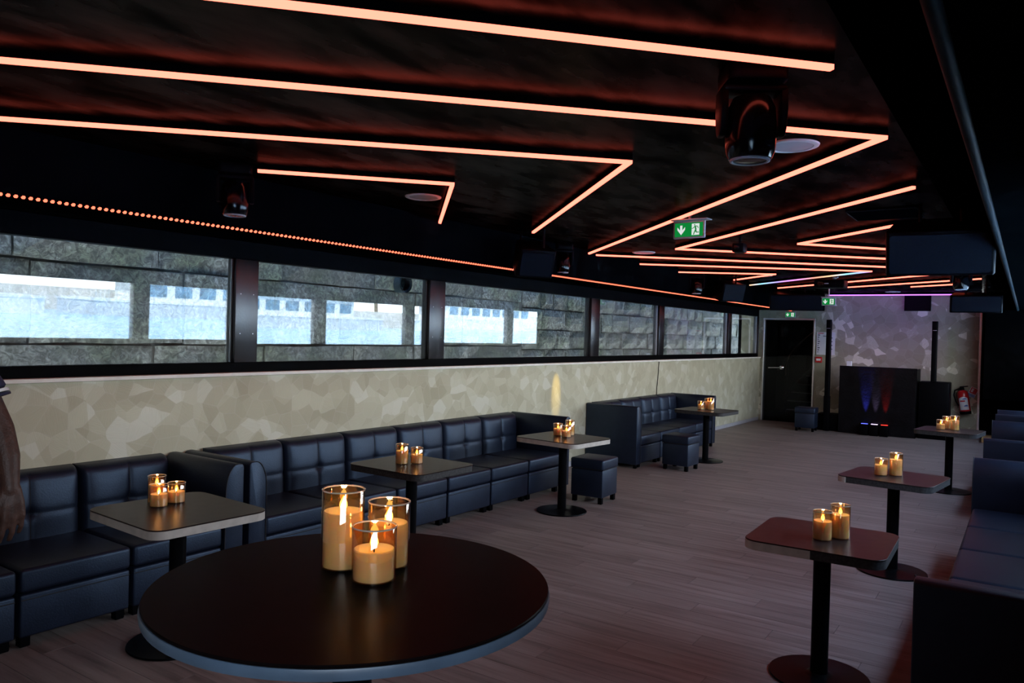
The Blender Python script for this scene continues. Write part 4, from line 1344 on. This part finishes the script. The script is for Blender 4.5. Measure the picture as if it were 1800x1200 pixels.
patch('label', M['paper'], 222, 318, 0.075, 0.30, 0.0862, 0.03)
patch('label_blue_arc', M['inkblue'], 258, 312, 0.255, 0.275, 0.0872, 0.02)
patch('label_red_mark', M['inkred'], 235, 285, 0.215, 0.240, 0.0872)
patch('label_blue_swoosh', M['inkblue'], 268, 312, 0.135, 0.160, 0.0872, 0.02)
t_ = thing('extinguisher_notice', 'tilted red, white and blue notice on the wall beside the extinguisher', 'notice', (-0.775, YE, 0.775), (0, radians(24), 0))
MB().box(-0.060, 0.060, -0.006, -0.0015, -0.085, 0.085).build('card', M['paper'], t_, smooth=False)
MB().box(-0.052, 0.052, -0.0072, -0.0062, -0.02, 0.078).build('red_field', M['inkred'], t_, smooth=False)
MB().box(-0.035, -0.005, -0.0085, -0.0074, 0.0, 0.065).build('pictogram', M['paper'], t_, smooth=False)
MB().box(-0.055, 0.055, -0.0072, -0.0062, -0.08, -0.03).build('blue_field', pr('notice_blue', (0.20, 0.34, 0.62), 0.6, noise=(20, 0.1)), t_, smooth=False)

# free purple spot added to wash the end wall, tied to no fixture
spot(None, (-2.2, 11.8, 2.38), (-2.15, YE, 1.75), 95, (0.50, 0.17, 1.0), 42, 0.9, 0.05, 'added_purple_wash')

# ------------------------------------------------------------------ quay wall outside the left windows
qw = struct(put('wall_quay', None), 'old stone quay wall outside the windows')
QX = -6.0
MB().box(QX - 0.8, QX - 0.035, -6, 30, -3.0, 8.5).build('mortar_bed', M['mortar'], qw, smooth=False)
rs = random.Random(3)
def stone(y0, y1, z0, z1):
    nx, nz = 4, 3
    vs = []; fs = []
    g = 0.010
    y0 += g; y1 -= g; z0 += g; z1 -= g
    base = rs.uniform(-0.012, 0.012)
    for j in range(nz + 1):
        for i in range(nx + 1):
            edge = i in (0, nx) or j in (0, nz)
            yy = y0 + (y1 - y0) * i / nx + (0 if edge and i in (0, nx) else rs.uniform(-0.02, 0.02)) + (rs.uniform(-0.006, 0.006) if edge else 0)
            zz = z0 + (z1 - z0) * j / nz + rs.uniform(-0.007, 0.007)
            vs.append((QX + base + (rs.uniform(-0.028, -0.012) if edge else rs.uniform(0, 0.022)), yy, zz))
    n1 = nx + 1
    for j in range(nz):
        for i in range(nx): fs.append((j * n1 + i, j * n1 + i + 1, (j + 1) * n1 + i + 1, (j + 1) * n1 + i))
    ring = [i for i in range(nx + 1)] + [j * n1 + nx for j in range(1, nz + 1)] + [nz * n1 + i for i in range(nx - 1, -1, -1)] + [j * n1 for j in range(nz - 1, 0, -1)]
    b = len(vs)
    for k in ring: vs.append((QX - 0.05, vs[k][1], vs[k][2]))
    m_ = len(ring)
    for k in range(m_): fs.append((ring[k], b + k, b + (k + 1) % m_, ring[(k + 1) % m_]))
    MB().add(vs, fs).build('stone', M['stone'], qw, smooth=False)
for (z0, z1) in ((0.80, 1.40), (1.40, 2.02), (2.02, 2.62)):
    y = 1.2 + rs.uniform(0, 0.5)
    while y < 9.0:
        w = rs.uniform(0.75, 1.35)
        stone(y, min(y + w, 9.2), z0, z1)
        y += w
for (z0, z1) in ((0.75, 1.06), (1.06, 1.35), (1.35, 1.64), (1.64, 1.95), (1.95, 2.24), (2.24, 2.56)):
    y = 9.2 if z0 else 9.2
    while y < 24.5:
        w = rs.uniform(0.38, 0.72)
        stone(y, y + w, z0, z1)
        y += w
# unseen slab added over the gap to keep skylight off the quay
struct(MB().box(-5.70, -4.7, -5.5, 29, ZC + 0.11, ZC + 0.26).build('gap_shade_slab', M['black'], smooth=False), 'added slab over the gap that shades the quay wall')
# drain pipe mouth in the quay wall
t_ = thing('drain_pipe', 'round dark drain mouth in the quay wall seen through the second window', 'pipe', (QX, 6.58, 2.11))
MB().lathe([(0.105, 0.10), (0.105, -0.05), (0.09, -0.05), (0.09, 0.10)], 28, (0, 0, 0), 'X', close=False).build('rim', M['mast'], t_)
MB().lathe([(0.0895, -0.03), (0.0895, -0.025)], 28, (0, 0, 0), 'X').build('bore', M['blackgloss'], t_)

# ------------------------------------------------------------------ river, far bank and boats on the right (mirrored in the left panes)
HEEL = 0.046   # the boat lies heeled a little towards the river, so water rises outward in its frame
def hz(x): return -0.95 + HEEL * x
wt = struct(MB().add([(XR + 0.3, -260, hz(0)), (120, -260, hz(120)), (120, 320, hz(120)), (XR + 0.3, 320, hz(0))], [(0, 1, 2, 3)]).build('river_water', M['water'], smooth=False), 'light blue river')
BX = 62.0
struct(MB().box(BX, BX + 30, -200, 260, -4.0, hz(BX) + 2.0).build('river_bank', M['bank'], smooth=False), 'stone far bank')
def barge(x, y, Lh, W, hull_m, label, cab=0.7):
    z = hz(x)
    t_ = thing('moored_barge', label, 'boat', (x, y, z), (0, -HEEL, 0), 'boats on the far bank')
    pts = [(-W / 2, -Lh / 2 + 1.5), (0, -Lh / 2 - 0.8), (W / 2, -Lh / 2 + 1.5), (W / 2, Lh / 2 - 1), (W / 3, Lh / 2), (-W / 3, Lh / 2), (-W / 2, Lh / 2 - 1)]
    MB().prism(pts, -0.5, 1.15, 'XY').build('hull', hull_m, t_, smooth=False)
    MB().prism([(p[0] * 1.02, p[1] * 1.005) for p in pts], 1.15, 1.30, 'XY').build('rubbing_strake', M['barge_white'], t_, smooth=False)
    c_ = MB().box(-W / 2 + 0.5, W / 2 - 0.5, -Lh / 2 * cab, Lh / 2 * cab, 1.3, 3.1).build('cabin', M['barge_white'], t_, smooth=False)
    n = int(Lh * cab / 2.2)
    for k in range(n):
        yy = -Lh / 2 * cab + (k + 0.5) * Lh * cab / n
        MB().box(-W / 2 + 0.45, -W / 2 + 0.499, yy - 0.8, yy + 0.8, 1.75, 2.75).build('pane', M['barge_glass'], c_, smooth=False)
    MB().box(-W / 2 + 0.2, W / 2 - 0.2, -Lh / 2 * cab - 0.4, Lh / 2 * cab + 0.4, 3.1, 3.25).build('roof', M['barge_white'], t_, smooth=False)
    for k in range(4):
        MB().tube([(-W / 2 + 0.1, -Lh / 2 * 0.95 + k * 0.35, 1.3), (-W / 2 + 0.1, -Lh / 2 * 0.95 + k * 0.35, 2.2)], 0.03, 6).build('rail_post', M['barge_white'], t_)
barge(56, 12, 30, 6, M['barge_white'], 'white river boat mirrored in the first window pane')
barge(57, 47, 34, 6, M['barge_grey'], 'long grey glazed river boat mirrored between the first panes')
barge(57, 84, 26, 6, M['barge_white'], 'white river boat mirrored in the second window pane')
barge(57, 128, 40, 6, M['barge_white'], 'long pale river boat mirrored in the third window pane')
rt = random.Random(11)
TREE_N = ['first', 'second', 'third', 'fourth', 'fifth', 'sixth', 'seventh', 'eighth', 'ninth', 'tenth', 'eleventh']
for k in range(11):
    y = -5 + k * 16 + rt.uniform(-3, 3)
    z = hz(BX) + 2.0
    t_ = thing('bank_tree', '%s leafy tree on the far bank, counted along the mirrored river from the left' % TREE_N[k], 'tree', (BX + 6 + rt.uniform(0, 4), y, z), (0, 0, rt.uniform(0, 6)), 'trees on the far bank')
    MB().tube([(0, 0, 0), (0.1, 0, 2.5), (0, 0.1, 5)], [0.3, 0.24, 0.12], 8).build('trunk', M['bark'], t_)
    cm = MB()
    for q in range(420):
        a, b, r = rt.uniform(0, 2 * pi), rt.uniform(-1, 1), rt.uniform(0.6, 1) ** 0.5
        c_ = Vector((2.6 * r * cos(a) * sqrt(1 - b * b), 2.6 * r * sin(a) * sqrt(1 - b * b), 5.6 + 2.8 * r * b))
        u = Vector((rt.uniform(-1, 1), rt.uniform(-1, 1), rt.uniform(-1, 1))).normalized() * 0.42
        v = u.cross(Vector((rt.uniform(-1, 1), rt.uniform(-1, 1), rt.uniform(-1, 1)))).normalized() * 0.30
        cm.add([c_ - u, c_ - v, c_ + u, c_ + v], [(0, 1, 2, 3)])
    lv = cm.build('foliage', M['leaf'], t_, smooth=False)
    lv['kind'] = 'stuff'

# ------------------------------------------------------------------ person at the left edge
PX, PY = -3.10, 1.03
def remeshed(name, mb, mat, parent, voxel=0.006, sm=6):
    me = bpy.data.meshes.new(name)
    me.from_pydata(mb.v, [], mb.f)
    me.materials.append(mat)
    o = bpy.data.objects.new(name, me)
    col.objects.link(o)
    if parent: o.parent = parent
    r = o.modifiers.new('remesh', 'REMESH')
    r.mode = 'VOXEL'
    r.voxel_size = voxel
    r.use_smooth_shade = True
    s_ = o.modifiers.new('smooth', 'SMOOTH')
    s_.factor = 0.5
    s_.iterations = sm
    return o
def ball(mb, c, r, n=14):
    rx, ry, rz = r if isinstance(r, (tuple, list)) else (r, r, r)
    prof = []
    vs = []; fs = []
    rings = 9
    for j in range(rings + 1):
        t = -pi / 2 + pi * j / rings
        rr = max(cos(t), 0.02)
        for i in range(n):
            a = 2 * pi * i / n
            vs.append((c[0] + rx * rr * cos(a), c[1] + ry * rr * sin(a), c[2] + rz * sin(t)))
    for j in range(rings):
        for i in range(n):
            k = (i + 1) % n
            fs.append((j * n + i, j * n + k, (j + 1) * n + k, (j + 1) * n + i))
    fs.append(tuple(range(n - 1, -1, -1)))
    fs.append(tuple(range(rings * n, rings * n + n)))
    mb.add(vs, fs)
def limb3(mb, pts, rs, n=14):
    mb.tube(pts, rs, n)
    for p, r in zip(pts, rs): ball(mb, p, r * 0.995, n)
person = thing('person', 'standing person at the left picture edge, navy short sleeve with white trim, arm hanging', 'person', (PX, PY, 0), (0, 0, radians(30)))
body = MB()
# trunk, neck, head
for (z, rx, ry) in ((0.93, 0.165, 0.115), (1.02, 0.160, 0.112), (1.12, 0.150, 0.105), (1.22, 0.158, 0.112), (1.32, 0.172, 0.118), (1.40, 0.165, 0.105), (1.45, 0.12, 0.08)):
    ball(body, (0, 0, z), (rx, ry, 0.11))
limb3(body, [(0, 0.01, 1.46), (0, -0.005, 1.56)], [0.058, 0.055])
ball(body, (0, -0.012, 1.675), (0.076, 0.096, 0.115), 18)
ball(body, (0, -0.04, 1.615), (0.055, 0.062, 0.06), 16)
limb3(body, [(0, -0.104, 1.685), (0, -0.122, 1.650)], [0.010, 0.015], 10)
for s in (-1, 1):
    ball(body, (0.078 * s, 0.004, 1.665), (0.012, 0.022, 0.032))
    ball(body, (0.020 * s, -0.108, 1.610), (0.016, 0.008, 0.008))
    limb3(body, [(0.095 * s, 0, 0.92), (0.10 * s, -0.01, 0.50), (0.105 * s, 0.015, 0.09)], [0.088, 0.058, 0.042])
    limb3(body, [(0.105 * s, 0.02, 0.06), (0.12 * s, -0.13, 0.035)], [0.040, 0.030])
# right arm (outside the picture)
limb3(body, [(-0.165, 0, 1.40), (-0.235, 0.02, 1.15), (-0.25, -0.03, 0.92)], [0.052, 0.040, 0.028])
ball(body, (-0.252, -0.04, 0.86), (0.022, 0.042, 0.05))
for q in range(4): limb3(body, [(-0.25, -0.072 + q * 0.021, 0.83), (-0.245, -0.078 + q * 0.021, 0.78), (-0.232, -0.078 + q * 0.021, 0.745)], [0.010, 0.009, 0.008], 10)
limb3(body, [(-0.245, -0.07, 0.88), (-0.238, -0.10, 0.845), (-0.232, -0.105, 0.815)], [0.012, 0.010, 0.009], 10)
# left arm with the visible hand
WR = Vector((0.335, 0.0, 1.005))
def tw(p, th=radians(55)):
    """turn a point of the hand about the wrist's upright axis"""
    p = Vector(p); dx, dy = p.x - WR.x, p.y - WR.y
    return Vector((WR.x + dx * cos(th) + dy * sin(th), WR.y - dx * sin(th) + dy * cos(th), p.z))
limb3(body, [(0.165, 0, 1.40), (0.225, 0.02, 1.30), (0.268, 0.035, 1.20), (0.305, 0.022, 1.11), WR], [0.052, 0.047, 0.043, 0.039, 0.0275])
K_ = [Vector((0.343, -0.040, 0.912)), Vector((0.352, -0.014, 0.906)), Vector((0.350, 0.012, 0.908)), Vector((0.342, 0.034, 0.916))]
for i, k in enumerate(K_):
    limb3(body, [tw(WR + Vector((0, -0.014 + 0.009 * i, 0.0))), tw((WR + k) / 2 + Vector((0.004, -0.010 + 0.006 * i, 0))), tw(k)], [0.0195, 0.0180, 0.0125], 12)
ball(body, tw((0.330, -0.008, 0.945)), (0.033, 0.026, 0.040))
fing = [(0.046, 0.030, 0.023, 0.0098), (0.050, 0.033, 0.025, 0.0100), (0.047, 0.031, 0.024, 0.0096), (0.038, 0.024, 0.021, 0.0086)]
for i, (a, b, c_, r) in enumerate(fing):
    k = K_[i]
    j1 = k + Vector((0.000 - 0.004, -0.010 + 0.003 * i, -a * 0.95))
    j2 = j1 + Vector((-0.55 * b, -0.25 * b, -0.80 * b))
    j3 = j2 + Vector((-0.92 * c_, -0.15 * c_, -0.35 * c_))
    limb3(body, [tw(k), tw(j1), tw(j2), tw(j3)], [r * 1.12, r, r * 0.92, r * 0.78], 12)
tb_ = [WR + Vector((-0.006, -0.018, -0.018)), Vector((0.318, -0.060, 0.948)), Vector((0.303, -0.079, 0.908)), Vector((0.296, -0.084, 0.874))]
limb3(body, [tw(p) for p in tb_], [0.019, 0.0155, 0.0115, 0.0092], 12)
bo = remeshed('body', body, M['skin'], person, 0.0045, 5)
# thumb nail
nl = MB()
ball(nl, tw((0.2995, -0.0925, 0.879)), (0.0045, 0.0045, 0.0085), 12)
nl.build('thumb_nail', M['nail'], person, rot=(0, 0, 0))
# face details
ey = MB()
for s in (-1, 1): ball(ey, (0.030 * s, -0.0965, 1.690), (0.012, 0.007, 0.007), 12)
ey.build('eyes', pr('eye_white', (0.30, 0.27, 0.25), 0.3, noise=(20, 0.05)), person)
ir = MB()
for s in (-1, 1): ball(ir, (0.030 * s, -0.1015, 1.690), (0.0055, 0.0030, 0.0060), 12)
ir.build('irises', M['hair'], person)
bw = MB()
for s in (-1, 1): bw.tube([(0.014 * s, -0.1045, 1.711), (0.032 * s, -0.101, 1.716), (0.048 * s, -0.088, 1.710)], [0.003, 0.004, 0.002], 8)
bw.build('eyebrows', M['hair'], person)
mo = MB()
ball(mo, (0, -0.1035, 1.607), (0.024, 0.006, 0.006), 12)
mo.build('lips', pr('lips', (0.075, 0.028, 0.024), 0.5, noise=(30, 0.1)), person)
ha = MB()
ball(ha, (0, 0.016, 1.716), (0.085, 0.094, 0.088), 18)
remeshed('hair', ha, M['hair'], person, 0.008, 2)
sh = MB()
rows = [(0.86, 0.192, 0.142), (0.95, 0.188, 0.140), (1.04, 0.178, 0.132), (1.14, 0.172, 0.126), (1.24, 0.180, 0.132), (1.33, 0.190, 0.134), (1.40, 0.182, 0.118), (1.45, 0.140, 0.092), (1.485, 0.082, 0.074)]
nn_ = 28
sv = [(rx * cos(2 * pi * i / nn_), ry * sin(2 * pi * i / nn_), z) for (z, rx, ry) in rows for i in range(nn_)]
sf_ = [(j * nn_ + i, j * nn_ + (i + 1) % nn_, (j + 1) * nn_ + (i + 1) % nn_, (j + 1) * nn_ + i) for j in range(len(rows) - 1) for i in range(nn_)]
sf_ += [tuple(range(nn_ - 1, -1, -1)), tuple(range((len(rows) - 1) * nn_, len(rows) * nn_))]
sh.add(sv, sf_)
for s in (-1, 1):
    sh.tube([(0.13 * s, 0, 1.40), (0.19 * s, 0.005, 1.385), (0.232 * s, 0.018, 1.315)], [0.072, 0.068, 0.066], 18)
remeshed('shirt', sh, M['shirt'], person, 0.009, 4)
tr1 = MB().tube([(0.2295, 0.0175, 1.318), (0.2335, 0.0185, 1.308)], 0.068, 24).build('sleeve_trim', M['white'], person)
tr2 = MB().tube([(0.234, 0.0187, 1.3075), (0.2365, 0.0195, 1.300)], 0.068, 24).build('sleeve_hem', M['shirt'], person)
ts = MB()
ball(ts, (0, 0.005, 0.92), (0.178, 0.132, 0.12))
for s in (-1, 1): limb3(ts, [(0.092 * s, 0.005, 0.90), (0.10 * s, -0.008, 0.50), (0.105 * s, 0.012, 0.10)], [0.105, 0.078, 0.066])
remeshed('trousers', ts, M['trouser'], person, 0.010, 4)
for s in (-1, 1):
    so = MB()
    limb3(so, [(0.105 * s, 0.035, 0.055), (0.115 * s, -0.07, 0.05), (0.122 * s, -0.16, 0.042)], [0.050, 0.047, 0.040])
    remeshed('shoe', so, M['plastic'], person, 0.008, 4)
